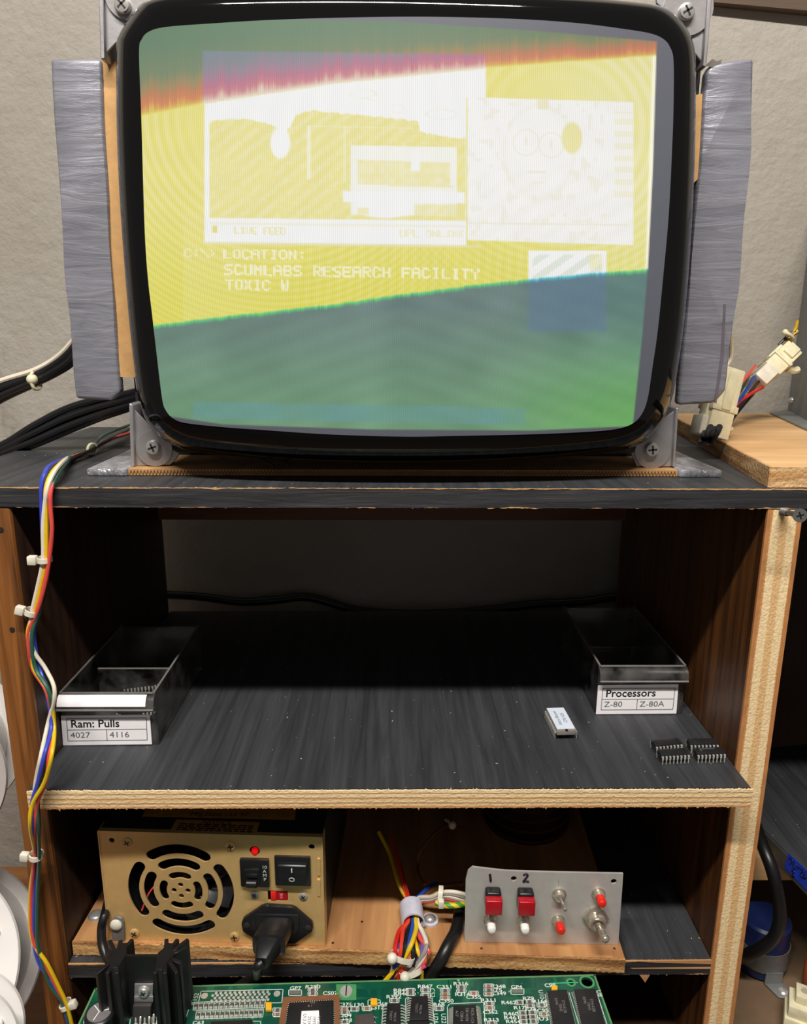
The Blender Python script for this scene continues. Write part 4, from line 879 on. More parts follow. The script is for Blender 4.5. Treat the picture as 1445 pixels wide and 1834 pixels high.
# power supply, in its own frame: x along the front, y into the case, z up
q0, q1 = PZ(197, 1681, zt3 - ZC + 0.0002), PZ(581, 1694, zt3 - ZC + 0.0002); px_ = (q1 - q0).normalized(); py_ = Vector((-px_.y, px_.x, 0))
PSW, PSH = (q1 - q0).length, 0.0872
psu = thing('power_supply', 'gold fronted power supply with round fan grille on the plywood base', 'power supply', (q0 + q1) / 2)
MP = frame(q0, px_, py_, (0, 0, 1)); MPi = MP.inverted()
def LP(u, v, d=0.0):           # the point of the front plate (or a plane d in front of it) seen at a photo position
    o_ = MP @ Vector((0, -d, 0)); nrm = py_; dr = Vector(ray(u, v)); c0 = Vector((0, CAM_Y, ZC)); t = (o_ - c0).dot(nrm) / dr.dot(nrm); return MPi @ (c0 + dr * t)
def boolean(base_mb, cut_mb, name):
    a = bpy.data.objects.new('a', base_mb.mesh('a')); b = bpy.data.objects.new('b', cut_mb.mesh('b')); C.objects.link(a); C.objects.link(b)
    for o_ in (a, b):
        bm = bmesh.new(); bm.from_mesh(o_.data); bmesh.ops.recalc_face_normals(bm, faces=bm.faces); bm.to_mesh(o_.data); bm.free()
    md = a.modifiers.new('m', 'BOOLEAN'); md.operation = 'DIFFERENCE'; md.object = b; md.solver = 'EXACT'
    me = bpy.data.meshes.new_from_object(a.evaluated_get(bpy.context.evaluated_depsgraph_get()))
    out = MB().add([v.co.copy() for v in me.vertices], [list(p.vertices) for p in me.polygons])
    bpy.data.objects.remove(a); bpy.data.objects.remove(b); return out
def arc_slot(mb, cx, cz, r0, r1, a0, a1, nn_=18):
    rm_, rad = (r0 + r1) / 2, (r1 - r0) / 2; pts = []; da = rad / rm_ * 0.9
    for i in range(nn_ + 1): a = a0 + da + (a1 - a0 - 2 * da) * i / nn_; pts.append((cx + r1 * math.cos(a), cz + r1 * math.sin(a)))
    for i in range(1, 6):
        a = a1 - da; th_ = math.pi * i / 6; c_ = (cx + rm_ * math.cos(a), cz + rm_ * math.sin(a)); pts.append((c_[0] + rad * math.cos(a + th_), c_[1] + rad * math.sin(a + th_)))
    for i in range(nn_ + 1): a = a1 - da - (a1 - a0 - 2 * da) * i / nn_; pts.append((cx + r0 * math.cos(a), cz + r0 * math.sin(a)))
    for i in range(1, 6):
        a = a0 + da; th_ = math.pi + math.pi * i / 6; c_ = (cx + rm_ * math.cos(a), cz + rm_ * math.sin(a)); pts.append((c_[0] + rad * math.cos(a + th_), c_[1] + rad * math.sin(a + th_)))
    mb.prism([(x, -0.004, z) for x, z in pts], (0, 0.008, 0))
FC = LP(324, 1595); fx, fz = FC.x, FC.z
plate_ = MB().box(0, PSW, 0, 0.0012, 0, PSH); cut = MB()
for q_ in range(4):
    a = math.pi / 2 * q_
    arc_slot(cut, fx, fz, 0.0290, 0.0368, a - R(40), a + R(40)); arc_slot(cut, fx, fz, 0.0190, 0.0258, a - R(38), a + R(38)); arc_slot(cut, fx, fz, 0.0098, 0.0150, a - R(36), a + R(36))
    cut.cyl((fx + 0.0048 * math.cos(a), -0.004, fz + 0.0045 * math.sin(a)), (0, 1, 0), 0.0019, 0.008, 14)
for u, v, r_ in [(200, 1505, 0.0019), (558, 1517, 0.0021), (456, 1524, 0.0036)]:
    p = LP(u, v); cut.cyl((p.x, -0.004, p.z), (0, 1, 0), r_, 0.008, 18)
for (u0_, v0_, u1_, v1_) in [(480, 1596, 515, 1613)]:
    a, b = LP(u0_, v1_), LP(u1_, v0_); cut.box(a.x, b.x, -0.004, 0.004, a.z, b.z)
pm = boolean(plate_, cut, 'p'); pm.v = [MP @ v for v in pm.v]
obj('front_plate', pm, M['psu_gold'], psu, 30, label='gold toned steel front plate with fan slots')
case = MB(MP).box(0, 0.001, 0.0012, 0.14, 0, PSH).box(PSW - 0.001, PSW, 0.0012, 0.14, 0, PSH).box(0.001, PSW - 0.001, 0.139, 0.14, 0, PSH).box(0.001, PSW - 0.001, 0.0012, 0.139, PSH - 0.001, PSH).box(0.001, PSW - 0.001, 0.0012, 0.139, 0, 0.001)
obj('case', case, M['dark_metal'], psu)
obj('front_lip', MB(MP).box(-0.0004, PSW + 0.0004, -0.0004, 0.003, PSH - 0.0006, PSH + 0.0005).box(PSW - 0.0006, PSW + 0.0006, -0.0006, 0.010, 0, PSH).box(-0.0008, 0.0003, -0.0004, 0.010, 0, PSH), M['psu_gold'], psu)
tabs = MB(MP)
for u, v in [(571, 1552), (571, 1589)]:
    p = LP(u, v); tabs.box(p.x - 0.0010, p.x + 0.0010, -0.0009, 0.0, p.z - 0.0065, p.z + 0.0065)
obj('side_tab', tabs, M['psu_gold'], psu)
fan = obj('fan', MB(MP).lathe([(0.0385, 0.004), (0.0385, 0.024), (0.0375, 0.024), (0.0375, 0.004)], (fx, 0, fz), (0, 1, 0), 40, False).cyl((fx, 0.0052, fz), (0, 1, 0), 0.0135, 0.018, 30, 0.001), M['black_plastic'], psu)
for k in range(7):
    a = 2 * math.pi * k / 7; m = MB(MP); vs_, fs = [], []
    for i in range(6):
        r_ = 0.0135 + 0.0225 * i / 5; aa = a + i * 0.06
        vs_ += [(fx + r_ * math.cos(aa), 0.008, fz + r_ * math.sin(aa)), (fx + r_ * math.cos(aa + 0.55), 0.020, fz + r_ * math.sin(aa + 0.55))]
        vs_ += [(fx + r_ * math.cos(aa), 0.0092, fz + r_ * math.sin(aa)), (fx + r_ * math.cos(aa + 0.55), 0.0212, fz + r_ * math.sin(aa + 0.55))]
    for i in range(5): A = i * 4; fs += [(A, A + 1, A + 5, A + 4), (A + 2, A + 6, A + 7, A + 3), (A, A + 4, A + 6, A + 2), (A + 1, A + 3, A + 7, A + 5)]
    fs += [(0, 2, 3, 1), (20, 21, 23, 22)]
    obj('blade', m.add(vs_, fs), M['black_plastic'], fan)
obj('fan_wire', MB(MP).tube([(fx - 0.030, 0.003, fz - 0.020), (fx - 0.024, 0.0035, fz - 0.006), (fx - 0.016, 0.0035, fz + 0.004)], 0.0006), M['w_coral'], psu)
p = LP(456, 1525); obj('power_light', MB(MP).lathe([(0.0024, 0), (0.0024, -0.0016), (0.0016, -0.0030), (0.0004, -0.0034)], (p.x, 0.002, p.z), (0, 1, 0), 18), M['led'], psu, label='lit red indicator light')
obj('light_recess', MB(MP).lathe([(0.0046, 0.0014), (0.0046, 0.006), (0.0001, 0.006)], (p.x, 0, p.z), (0, 1, 0), 18), M['slot'], psu)
def screw_at(u, v, r_, mat_, nm='screw', d=0.0):
    p = LP(u, v); o_ = obj(nm, MB(MP).lathe([(r_, 0), (r_, -0.0006), (r_ * .8, -0.0012), (r_ * .3, -0.0014)], (p.x, 0, p.z), (0, 1, 0), 20), mat_, psu)
    a = random.uniform(0, 1.5); m = MB(MP)
    for b_ in (a, a + math.pi / 2):
        d_ = Vector((math.cos(b_), 0, math.sin(b_))); e_ = Vector((-math.sin(b_), 0, math.cos(b_))); c_ = Vector((p.x, -0.0013, p.z))
        m.prism([c_ - d_ * r_ * .6 - e_ * r_ * .13, c_ + d_ * r_ * .6 - e_ * r_ * .13, c_ + d_ * r_ * .6 + e_ * r_ * .13, c_ - d_ * r_ * .6 + e_ * r_ * .13], (0, -0.0003, 0))
    obj('screw_recess', m, M['dark_metal'], o_)
for u, v in [(228, 1508), (413, 1515), (241, 1671), (420, 1677)]: screw_at(u, v, 0.0034, M['psu_gold'])
for u, v in [(456, 1602), (543, 1605)]: screw_at(u, v, 0.0030, M['screw'])
# rocker switch
a, b = LP(494, 1582), LP(556, 1532)
rk = obj('rocker_switch', MB(MP).box(a.x, b.x, -0.0022, -0.0001, a.z, b.z, 0.0006).box(a.x + 0.0018, b.x - 0.0018, -0.0030, -0.0020, a.z + 0.0018, b.z - 0.0040, 0.0003), M['black_plastic'], psu)
mx_, mz_ = (a.x + b.x) / 2, (a.z + b.z) / 2
rb = MB(MP).prism([(a.x + 0.0026, -0.0030, a.z + 0.0032), (a.x + 0.0026, -0.0030, b.z - 0.0050), (a.x + 0.0026, -0.0042, b.z - 0.0060), (a.x + 0.0026, -0.0036, mz_), (a.x + 0.0026, -0.0056, a.z + 0.0034)], (b.x - a.x - 0.0052, 0, 0), 0.0003)
obj('rocker', rb, M['black_plastic'], rk)
obj('switch_marks', MB(MP).box(mx_ - 0.0004, mx_ + 0.0003, -0.0048, -0.0038, mz_ + 0.0012, mz_ + 0.0040).lathe([(0.0014, 0), (0.0020, 0), (0.0020, -0.0003), (0.0014, -0.0003)], (mx_, -0.0055, mz_ - 0.0034), (0, 1, 0.25), 22, False), M['silk'], rk)
# breaker
a, b = LP(433, 1583), LP(482, 1536)
bk = obj('circuit_breaker', MB(MP).box(a.x, b.x, -0.0030, -0.0001, a.z, b.z, 0.0007).box(a.x + 0.003, b.x - 0.006, -0.0048, -0.0028, a.z + 0.002, b.z - 0.006, 0.0008), M['black_plastic'], psu)
obj('reset_lever', MB(MP).cyl((a.x + 0.0052, -0.0068, a.z + 0.0062), (1, 0, 0), 0.0028, 0.0072, 18, 0.0004).box(a.x + 0.005, a.x + 0.0125, -0.0066, -0.0046, a.z + 0.0105, a.z + 0.0128, 0.0004), M['black_plastic'], bk)
tx = MB()
for k, s__ in enumerate(['10', 'A', 'M', 'P']): tx.text(s__, MP @ Vector((b.x - 0.0028, -0.0032, b.z - 0.0052 - 0.0032 * k)), px_, (0, 0, 1), 0.0036)
obj('breaker_text', tx, M['silk'], bk)
# voltage selector
a, b = LP(481, 1613), LP(514, 1597)
sl = obj('voltage_selector', MB(MP).box(a.x + 0.0014, b.x - 0.0002, 0.0004, 0.004, a.z + 0.0004, b.z - 0.0003), M['red_cap'], psu, label='red voltage slide')
obj('slide_knob', MB(MP).box(a.x + 0.0016, a.x + 0.0052, -0.0004, 0.0006, a.z + 0.0005, b.z - 0.0004, 0.0003), M['red_tip'], sl)
obj('selector_text', MB().text('115', MP @ Vector(((a.x + b.x) / 2 + 0.0025, 0.0002, (a.z + b.z) / 2)), (0, 0, 1), -px_, 0.0030), M['silk'], sl)
# mains inlet
hx = [LP(u, v) for u, v in [(434, 1648), (437, 1640), (468, 1619), (477, 1616), (523, 1619), (531, 1622), (560, 1647), (562, 1655), (560, 1662), (530, 1684), (470, 1684), (437, 1662)]]
inl = obj('mains_inlet', MB(MP).prism([(p.x, -0.0036, p.z) for p in hx], (0, 0.0035, 0), 0.0008).prism([(p.x, -0.0052, p.z) for p in [LP(460, 1628), LP(537, 1630), LP(538, 1650), LP(527, 1676), LP(472, 1674), LP(460, 1650)]], (0, 0.0020, 0), 0.0006), M['black_plastic'], psu)
for u, v in [(444, 1650), (553, 1654)]:
    p = LP(u, v); obj('screw', MB(MP).lathe([(0.0024, 0), (0.0024, -0.0005), (0.001, -0.0012)], (p.x, -0.0036, p.z), (0, 1, 0), 16), M['dark_metal'], inl)
# labels on the case's top
def top_quad(px4, dz=0.0003): return [PZ(u, v, MP.translation.z + PSH + dz - ZC) for u, v in px4]
def top_label(px4, lines, nm):
    q = top_quad(px4); lb = obj(nm, MB().prism(q, (0, 0, 0.0002)), M['amber_label'], psu, label='amber printed warning label')
    tx = MB(); xd = (q[1] - q[0]).normalized(); yd = Vector((-xd.y, xd.x, 0))
    for k, (s__, fy, sz) in enumerate(lines):
        c_ = (q[0] + q[1]) / 2 * fy + (q[3] + q[2]) / 2 * (1 - fy) + Vector((0, 0, 0.0003)); tx.text(s__, c_, xd, yd, sz)
    obj('label_text', tx, M['ink'], lb)
top_label([(316, 1468), (465, 1473), (458, 1496), (303, 1491)], [('NOTICE', 0.84, 0.0056)], 'notice_label')
q = top_quad([(316, 1468), (465, 1473), (458, 1496), (303, 1491)], 0.00055); m = MB()
for k in range(4):
    f0 = 0.20 + 0.15 * k; a = q[3] * (1 - f0) + q[0] * f0; b = q[2] * (1 - f0) + q[1] * f0; xx = 0.06
    while xx < 0.92:
        w_ = random.uniform(0.04, 0.12); A = a + (b - a) * xx; B_ = a + (b - a) * min(xx + w_, 0.95); m.prism([A, B_, B_ + Vector((0, 0.0012, 0)), A + Vector((0, 0.0012, 0))], (0, 0, 0.00005)); xx += w_ + 0.02
obj('small_print', m, M['ink'], psu)
top_label([(262, 1447), (530, 1450), (528, 1468), (255, 1462)], [('Mfg Date : 11 97', 0.35, 0.0060)], 'date_label')

# metal P-clip with nylon rivet at the supply's lower left corner, a black cable running through it
p = MP @ LP(209, 1668, 0.002)
cl = thing('cable_clamp', 'small metal clamp with a white nylon rivet on the power supply front corner', 'clamp', p)
A = [MP @ LP(u, v, 0.0022) for u, v in [(199, 1652), (203, 1645), (210, 1642), (218, 1645), (221, 1652), (223, 1690), (201, 1690)]]
obj('strap', MB().prism(A, py_ * 0.0016, 0.0003), M['zinc'], cl); c_ = MP @ LP(208, 1656, 0.0022)
obj('rivet', MB().lathe([(0.0042, 0), (0.0042, 0.001), (0.003, 0.0022), (0.001, 0.0027)], c_, -py_, 20), M['nylon'], cl)
tag(obj('cable', MB().tube([PZ(196, 1628, zt3 - ZC + 0.004) + Vector((-0.002, 0.004, 0.004)), PY(188, 1638, 0.006), PY(182, 1662, 0.001), PY(183, 1690, -0.004), PY(190, 1712, -0.009), PY(205, 1735, -0.013), PY(215, 1775, -0.016)], 0.0031, 10), M['black_rubber']),
    'short black cable curving down past the left corner of the power supply', 'cable')

# mains lead plugged into the supply
pc = thing('mains_cable', 'black mains plug and cord pushed into the power supply inlet', 'power cord', MP @ LP(500, 1650, 0.01))
pl = LP(499, 1651); pl = Vector((pl.x, 0, pl.z))
m = MB(MP); secs = [(-0.0054, 0.0118, 0.0085, 0), (-0.012, 0.0112, 0.0083, 0), (-0.0160, 0.0100, 0.0078, 0), (-0.0162, 0.0112, 0.0088, 0), (-0.0205, 0.0110, 0.0086, 0), (-0.0212, 0.0082, 0.0072, 0), (-0.0280, 0.0064, 0.0062, -0.0006), (-0.0335, 0.0042, 0.0044, -0.0016)]
vs_, fs = [], []; K = 20
for y, hw, hh, dz in secs:
    for k in range(K):
        t = 2 * math.pi * k / K; e = 0.45
        cx_ = math.copysign(abs(math.cos(t)) ** e, math.cos(t)); cz_ = math.copysign(abs(math.sin(t)) ** e, math.sin(t)); vs_.append((pl.x + hw * cx_ * (0.86 if cz_ < 0 and y > -0.018 else 1) - (y + 0.0054) * -0.16 * 1.0, y, pl.z + hh * cz_ + dz))
for i in range(len(secs) - 1):
    for k in range(K): fs.append((i * K + k, (i + 1) * K + k, (i + 1) * K + (k + 1) % K, i * K + (k + 1) % K))
fs += [tuple(range(K)), tuple((len(secs) - 1) * K + k for k in range(K))[::-1]]
obj('plug', m.add(vs_, fs), M['black_plastic'], pc)
e_ = MP @ Vector((pl.x - 0.0046, -0.0328, pl.z - 0.0016))
obj('cord', MB().tube([e_, e_ + Vector((-0.0030, -0.0010, -0.0030)), PY(459, 1748, -0.019), PY(437, 1761, -0.0085), PY(406, 1785, -0.0065), PY(372, 1850, -0.0065)], 0.0033, 10), M['black_rubber'], pc)

# aluminium switch panel
a0, a1 = PZ(832, 1687, zt3 - ZC + 0.0002), PZ(1107, 1692, zt3 - ZC + 0.0002); xp = (a1 - a0).normalized(); yp = Vector((-xp.y, xp.x, 0)); PLW = (a1 - a0).length; MC = frame(a0, xp, yp, (0, 0, 1)); MCi = MC.inverted()
def LC(u, v, d=0.0):
    o_ = MC @ Vector((0, -d, 0)); dr = Vector(ray(u, v)); c0 = Vector((0, CAM_Y, ZC)); t = (o_ - c0).dot(yp) / dr.dot(yp); return MCi @ (c0 + dr * t)
sp = thing('switch_panel', 'bare aluminium panel of push buttons and toggle switches standing on the plywood base', 'control panel', (a0 + a1) / 2)
ol = [LC(u, v) for u, v in [(832, 1687), (1107, 1692), (1116, 1565), (1000, 1563), (905, 1560), (870, 1556), (846, 1553), (838, 1560), (834, 1575)]]
cut = MB()
for u, v in [(920, 1574), (1099, 1579)]:
    p = LC(u, v); cut.cyl((p.x, -0.004, p.z), (0, 1, 0), 0.0021, 0.008, 18)
pm = boolean(MB().prism([(p.x, 0, p.z) for p in ol], (0, 0.0015, 0)), cut, 'p').box(0.0, PLW, 0.0016, 0.022, 0.0002, 0.0016); pm.v = [MC @ v for v in pm.v]
obj('panel', pm, M['alu'], sp, 30)
def stroke(px, w_=0.0007):
    pts = [LC(u, v, 0.0001) for u, v in px]; m = MB(MC)
    m.tube([(p[0], -0.0001, p[2]) for p in smooth_path([tuple(q) for q in pts], 5)], w_, 6, 1, False); return m
obj('handwritten_number', stroke([(877, 1565), (878, 1572), (878.5, 1578)], 0.0009), M['marker'], sp, label='handwritten figure 1')
obj('handwritten_number', stroke([(937, 1567), (942, 1565), (945, 1568), (941, 1574), (937, 1579), (941, 1578), (947, 1579)], 0.0007), M['marker'], sp, label='handwritten figure 2')
for (u, v), hb in (((881, 1607), (864, 1583, 899, 1630)), ((938, 1609), (921, 1584, 957, 1632))):
    A, B_ = LC(hb[0], hb[3]), LC(hb[2], hb[1])
    k = obj('square_button', MB(MC).box(A.x + 0.001, B_.x - 0.001, -0.0075, 0, A.z + 0.0055, B_.z - 0.0015, 0.0018, 3), M['black_plastic'], sp)
    cx_, cz_ = (A.x + B_.x) / 2, (A.z + B_.z) / 2 + 0.0018
    obj('button_cap', MB(MC).box(cx_ - 0.0056, cx_ + 0.0056, -0.0125, -0.0068, cz_ - 0.0058, cz_ + 0.0056, 0.0009, 3), M['red_cap'], k, label='red square cap')
def pushb(bu, bv, tip, nm='push_button', rr=0.0030):
    p = LC(bu, bv); m = MB(MC).lathe([(0.0046, 0), (0.0046, -0.0012), (0.0036, -0.0014), (0.0036, -0.0045), (0.0033, -0.0048)], (p.x, 0, p.z), (0, 1, 0), 20)
    for i in range(3): m.lathe([(0.0035, -0.0018 - i * 0.0009), (0.0039, -0.0022 - i * 0.0009), (0.0035, -0.0026 - i * 0.0009)], (p.x, 0, p.z), (0, 1, 0), 20, False)
    k = obj(nm, m, M['chrome'], sp)
    obj('button_tip', MB(MC).lathe([(rr * .92, -0.004), (rr, -0.0065), (rr, -0.0098), (rr * .75, -0.0110), (rr * .3, -0.0114)], (p.x + 0.0004, 0, p.z), (0, 1, 0), 20), tip, k)
pushb(877, 1645, M['white_tip']); pushb(936, 1646, M['white_tip']); pushb(1071, 1599, M['red_tip']); pushb(999, 1647, M['red_tip'])
p = LC(1001, 1600); k = obj('toggle_switch', MB(MC).lathe([(0.0048, 0), (0.0048, -0.0012), (0.0035, -0.0015), (0.0034, -0.0050), (0.0028, -0.0054)], (p.x, 0, p.z), (0, 1, 0), 20), M['chrome'], sp)
obj('lever', MB(MC).tube([(p.x, -0.004, p.z), (p.x + 0.0012, -0.009, p.z - 0.0012), (p.x + 0.0020, -0.0130, p.z - 0.0022)], [0.0009, 0.0011, 0.0014], 12), M['chrome'], k)
obj('scratch', MB(MC).box(p.x - 0.0010, p.x - 0.0007, -0.0001, 0.0002, p.z + 0.005, p.z + 0.0115), M['washer'], sp)
p = LC(1066, 1640); k = obj('toggle_switch', MB(MC).lathe([(0.0078, 0), (0.0078, -0.0010)], (p.x, 0, p.z), (0, 1, 0), 24).lathe([(0.0088, -0.0010), (0.0088, -0.0028), (0.0082, -0.0030)], (p.x, 0, p.z), (0, 1, 0), 6).lathe([(0.0058, -0.0028), (0.0058, -0.0085), (0.0054, -0.0090), (0.0042, -0.0090), (0.0038, -0.0070)], (p.x, 0, p.z), (0, 1, 0), 24), M['chrome'], sp)
obj('lever', MB(MC).tube([(p.x, -0.006, p.z), (p.x + 0.0014, -0.012, p.z - 0.0014), (p.x + 0.0026, -0.0165, p.z - 0.0026)], [0.0020, 0.0024, 0.0029], 14).sphere((p.x + 0.0027, -0.0170, p.z - 0.0027), 0.0029), M['chrome'], k)
# ------------------------------------------------------------------ wires coming forward over the plywood base
zt_b = zt3 - ZC
clp = thing('cable_clip', 'frosted plastic clip screwed to the plywood base around the coloured wires', 'clip', PZ(755, 1650, zt_b))
pc_ = PZ(738, 1671, zt_b); rC = 0.0084; cc = Vector((pc_.x, pc_.y + 0.0088, zt3 + rC))
axc = Vector((0.10, -1, -0.05)).normalized(); qx = axc.to_track_quat('Z', 'Y')
obj('hoop', MB().lathe([(rC, -0.0075), (rC, 0.0085), (rC - 0.0012, 0.0085), (rC - 0.0012, -0.0075), (rC, -0.0075)], cc, axc, 32, False), M['frosted'], clp)
st = PZ(770, 1650, zt_b)
obj('tab', MB().box(cc.x + 0.004, st.x + 0.001, st.y - 0.0055, st.y + 0.0055, zt3 + 0.0001, zt3 + 0.0016, 0.0005).cyl((st.x, st.y, zt3 + 0.0001), (0, 0, 1), 0.0062, 0.0017, 24), M['frosted'], clp)
obj('screw', MB().lathe([(0.0044, 0), (0.0040, 0.0015), (0.0024, 0.0028), (0.0006, 0.0032)], (st.x, st.y, zt3 + 0.0018), (0, 0, 1), 20), M['screw'], clp)
wb = thing('wire_bundle', 'bundle of many coloured wires coming through the frosted clip to the green board', 'wires', PZ(735, 1700, zt_b))
def on(u, v, lift):             # over the plywood top, its front edge, then down behind the circuit board
    if v < 1704: return PZ(u, v, zt_b + lift)
    return PY(u, v, np.interp(v, [1704, 1722, 1745, 1760, 1800], [-0.0078, -0.0092, -0.0105, -0.0105, -0.0100]) - lift * 0.22)
BW = [('red', 0.0016, [(726, 1640), (715, 1668), (708, 1695), (708, 1712), (714, 1735), (712, 1765)], .0075), ('red2', 0.0016, [(731, 1638), (722, 1665), (719, 1695), (716, 1720), (722, 1745), (724, 1770)], .0085),
      ('black', 0.0016, [(736, 1636), (730, 1668), (724, 1695), (718, 1722), (704, 1745), (695, 1770)], .0080), ('blue', 0.0016, [(742, 1636), (737, 1668), (731, 1690), (722, 1712), (708, 1735), (700, 1765)], .0088),
      ('yellow', 0.0016, [(748, 1638), (745, 1664), (737, 1690), (726, 1712), (712, 1732), (694, 1752), (676, 1772)], .0092), ('orange', 0.0015, [(745, 1640), (740, 1690), (728, 1720), (716, 1736), (700, 1756), (690, 1772)], .0055),
      ('white', 0.0015, [(753, 1640), (757, 1670), (764, 1692), (758, 1715), (742, 1736), (724, 1750), (708, 1768)], .0082), ('grey', 0.0015, [(754, 1642), (762, 1675), (763, 1698), (750, 1722), (738, 1736), (722, 1752)], .0070),
      ('coral', 0.0015, [(748, 1650), (752, 1680), (766, 1700), (768, 1712), (756, 1727), (740, 1748), (733, 1770)], .0050), ('purple', 0.0015, [(750, 1648), (753, 1676), (757, 1695), (752, 1714), (746, 1740), (748, 1770)], .0058),
      ('yellow', 0.0014, [(742, 1680), (747, 1700), (753, 1718), (755, 1740), (755, 1770)], .0045), ('black', 0.0018, [(738, 1670), (740, 1700), (741, 1722), (744, 1745), (745, 1770)], .0045),
      ('pink', 0.0015, [(762, 1729), (752, 1735), (740, 1741), (730, 1751), (722, 1766)], .0085), ('brown', 0.0014, [(754, 1660), (768, 1705), (764, 1722), (752, 1735), (746, 1758), (744, 1772)], .0050),
      ('blue2', 0.0013, [(716, 1690), (708, 1716), (704, 1735), (699, 1755), (694, 1772)], .0050), ('white', 0.0013, [(715, 1700), (706, 1725), (701, 1742), (696, 1770)], .0048)]
for k, (cn, r_, px, lift) in enumerate(BW):
    pts = [on(u, v, lift + 0.0006 * (k % 3)) for u, v in px]
    if px[0][1] < 1660:           # these come out of the clip
        dx = (px[0][0] - 740) * 0.00028; dz = lift - 0.0075
        pts = [cc + Vector((dx, 0.004, dz)), cc + Vector((dx * 1.1, -0.0090, dz))] + pts[1:]
    obj('wire', MB().tube(pts, r_, 8, 6), M['w_' + cn], wb)
# behind the clip: the wires run back into the dark, and off to the switch panel
BK = [('yellow', [(744, 1640, .003, .008), (731, 1612, .016, .010), (715, 1585, .040, .020), (698, 1530, .08, .045), (678, 1490, .10, .07)]), ('red', [(738, 1638, .003, .009), (731, 1606, .018, .012), (724, 1580, .04, .02), (716, 1548, .07, .03), (700, 1500, .10, .05)]),
      ('red2', [(736, 1638, .003, .0085), (727, 1606, .018, .011), (722, 1582, .04, .018), (712, 1540, .07, .032)]), ('blue', [(741, 1638, .003, .009), (750, 1606, .018, .012), (764, 1592, .03, .015), (782, 1582, .05, .018)]),
      ('brown', [(743, 1638, .003, .0085), (757, 1607, .016, .011), (775, 1593, .026, .014), (800, 1585, .04, .016), (828, 1582, .05, .016)]), ('yellow', [(744, 1638, .003, .0088), (756, 1610, .016, .011), (770, 1598, .024, .013), (792, 1590, .035, .014)])]
for cn, pts in BK: obj('wire', MB().tube([cc + Vector(((pts[1][0] - 740) * 0.0002, 0.002, 0.002)), cc + Vector(((pts[1][0] - 740) * 0.0003, 0.011, 0.003))] + [PY(u, v, max(y * 0.8 + 0.006, cc.y + 0.0125 + 0.003 * i_)) for i_, (u, v, y, _) in enumerate(pts[1:])], 0.0015), M['w_' + cn], wb)
for k, (cn, dv) in enumerate([('white', 0), ('grey', 4), ('white', 8), ('coral', 13), ('grey', 10)]):
    pts = [cc + Vector((0.003, 0.002, 0.001)), cc + Vector((0.0045, 0.0115, 0.003 - dv * 0.0003)), PY(772, 1606 + dv * .6, 0.024), PY(788, 1599 + dv * .8, 0.020), PY(806, 1597 + dv, 0.021), PY(826, 1600 + dv * 1.3, 0.020), PY(845, 1606 + dv * 1.3, 0.020)]
    obj('wire', MB().tube(pts, 0.0014), M['w_' + cn], wb)
c = PY(788, 1605, 0.018); m = MB(); m.strip([c + Vector((0.0008 * math.cos(t) + 0.0006 * math.sin(t), 0.0055 * math.cos(t), 0.0072 * math.sin(t))) for t in np.linspace(0, 2 * math.pi, 21)], (1, 0, -0.1), 0.0032, 0.0012, (0, 1, 0))
m.box(-0.002, 0.002, -0.002, 0.002, -0.003, 0.003, 0.0006, M=Matrix.Translation(c + Vector((0.0004, -0.0064, -0.0006)))); obj('cable_tie', m, M['nylon'], wb)
def fwd_tie(c, a_, up_, wx, hs):
    c = Vector(c); a_ = Vector(a_).normalized(); up_ = Vector(up_).normalized(); nn_ = a_.cross(up_)
    m = MB().strip([c + a_ * wx * math.cos(t) + nn_ * 0.0048 * math.sin(t) for t in np.linspace(0, 2 * math.pi, 21)], up_, 0.0034, 0.0012, nn_)
    m.sphere(c + a_ * hs * wx * 0.9 - nn_ * (0.0050 if nn_.y > 0 else -0.0050), 0.0036); obj('cable_tie', m, M['nylon'], wb)
fwd_tie(on(720, 1712, 0.0075) + Vector((0, -0.0022, 0.0012)), (1, 0, -0.35), (0.35, 0.3, 1), 0.0085, -1)
fwd_tie(on(735, 1738, 0.0085) + Vector((0, -0.0010, 0)), (1, 0, 0.30), (-0.3, 0.3, 1), 0.0078, -0.5)
tag(obj('earth_wire', MB().tube([PY(780, 1616, 0.014), PY(795, 1621, 0.012), PY(812, 1622, 0.011), PY(835, 1618, 0.014), PY(850, 1612, 0.020)], 0.0020, 10), N('green_yellow_stripe').m), 'green and yellow striped wire running behind the switch panel', 'wire')
x = bpy.data.materials['green_yellow_stripe']; nt = x.node_tree; tcn = nt.nodes.new('ShaderNodeTexCoord'); wv = nt.nodes.new('ShaderNodeTexWave'); wv.bands_direction = 'DIAGONAL'; wv.inputs['Scale'].default_value = 70
rp_ = nt.nodes.new('ShaderNodeValToRGB'); rp_.color_ramp.elements[0].color = srgb(214, 190, 30); rp_.color_ramp.elements[1].color = srgb(70, 140, 50); rp_.color_ramp.elements[0].position = 0.45; rp_.color_ramp.elements[1].position = 0.55
nt.links.new(tcn.outputs['Object'], wv.inputs[0]); nt.links.new(wv.outputs[1], rp_.inputs[0]); nt.links.new(rp_.outputs[0], nt.nodes['Principled BSDF'].inputs['Base Color']); nt.nodes['Principled BSDF'].inputs['Roughness'].default_value = 0.4
tag(obj('cable', MB().tube([PZ(835, 1600, zt_b + 0.012), PZ(826, 1616, zt_b + 0.0075), PZ(822, 1640, zt_b + 0.0055), PZ(816, 1668, zt_b + 0.0055), PZ(803, 1692, zt_b + 0.006), PY(790, 1718, -0.0108), PY(776, 1742, -0.0108), PY(760, 1775, -0.0106), PY(745, 1815, -0.0104)], 0.0043, 12), M['black_rubber']),
    'thick black cable lying over the plywood base left of the switch panel', 'cable')
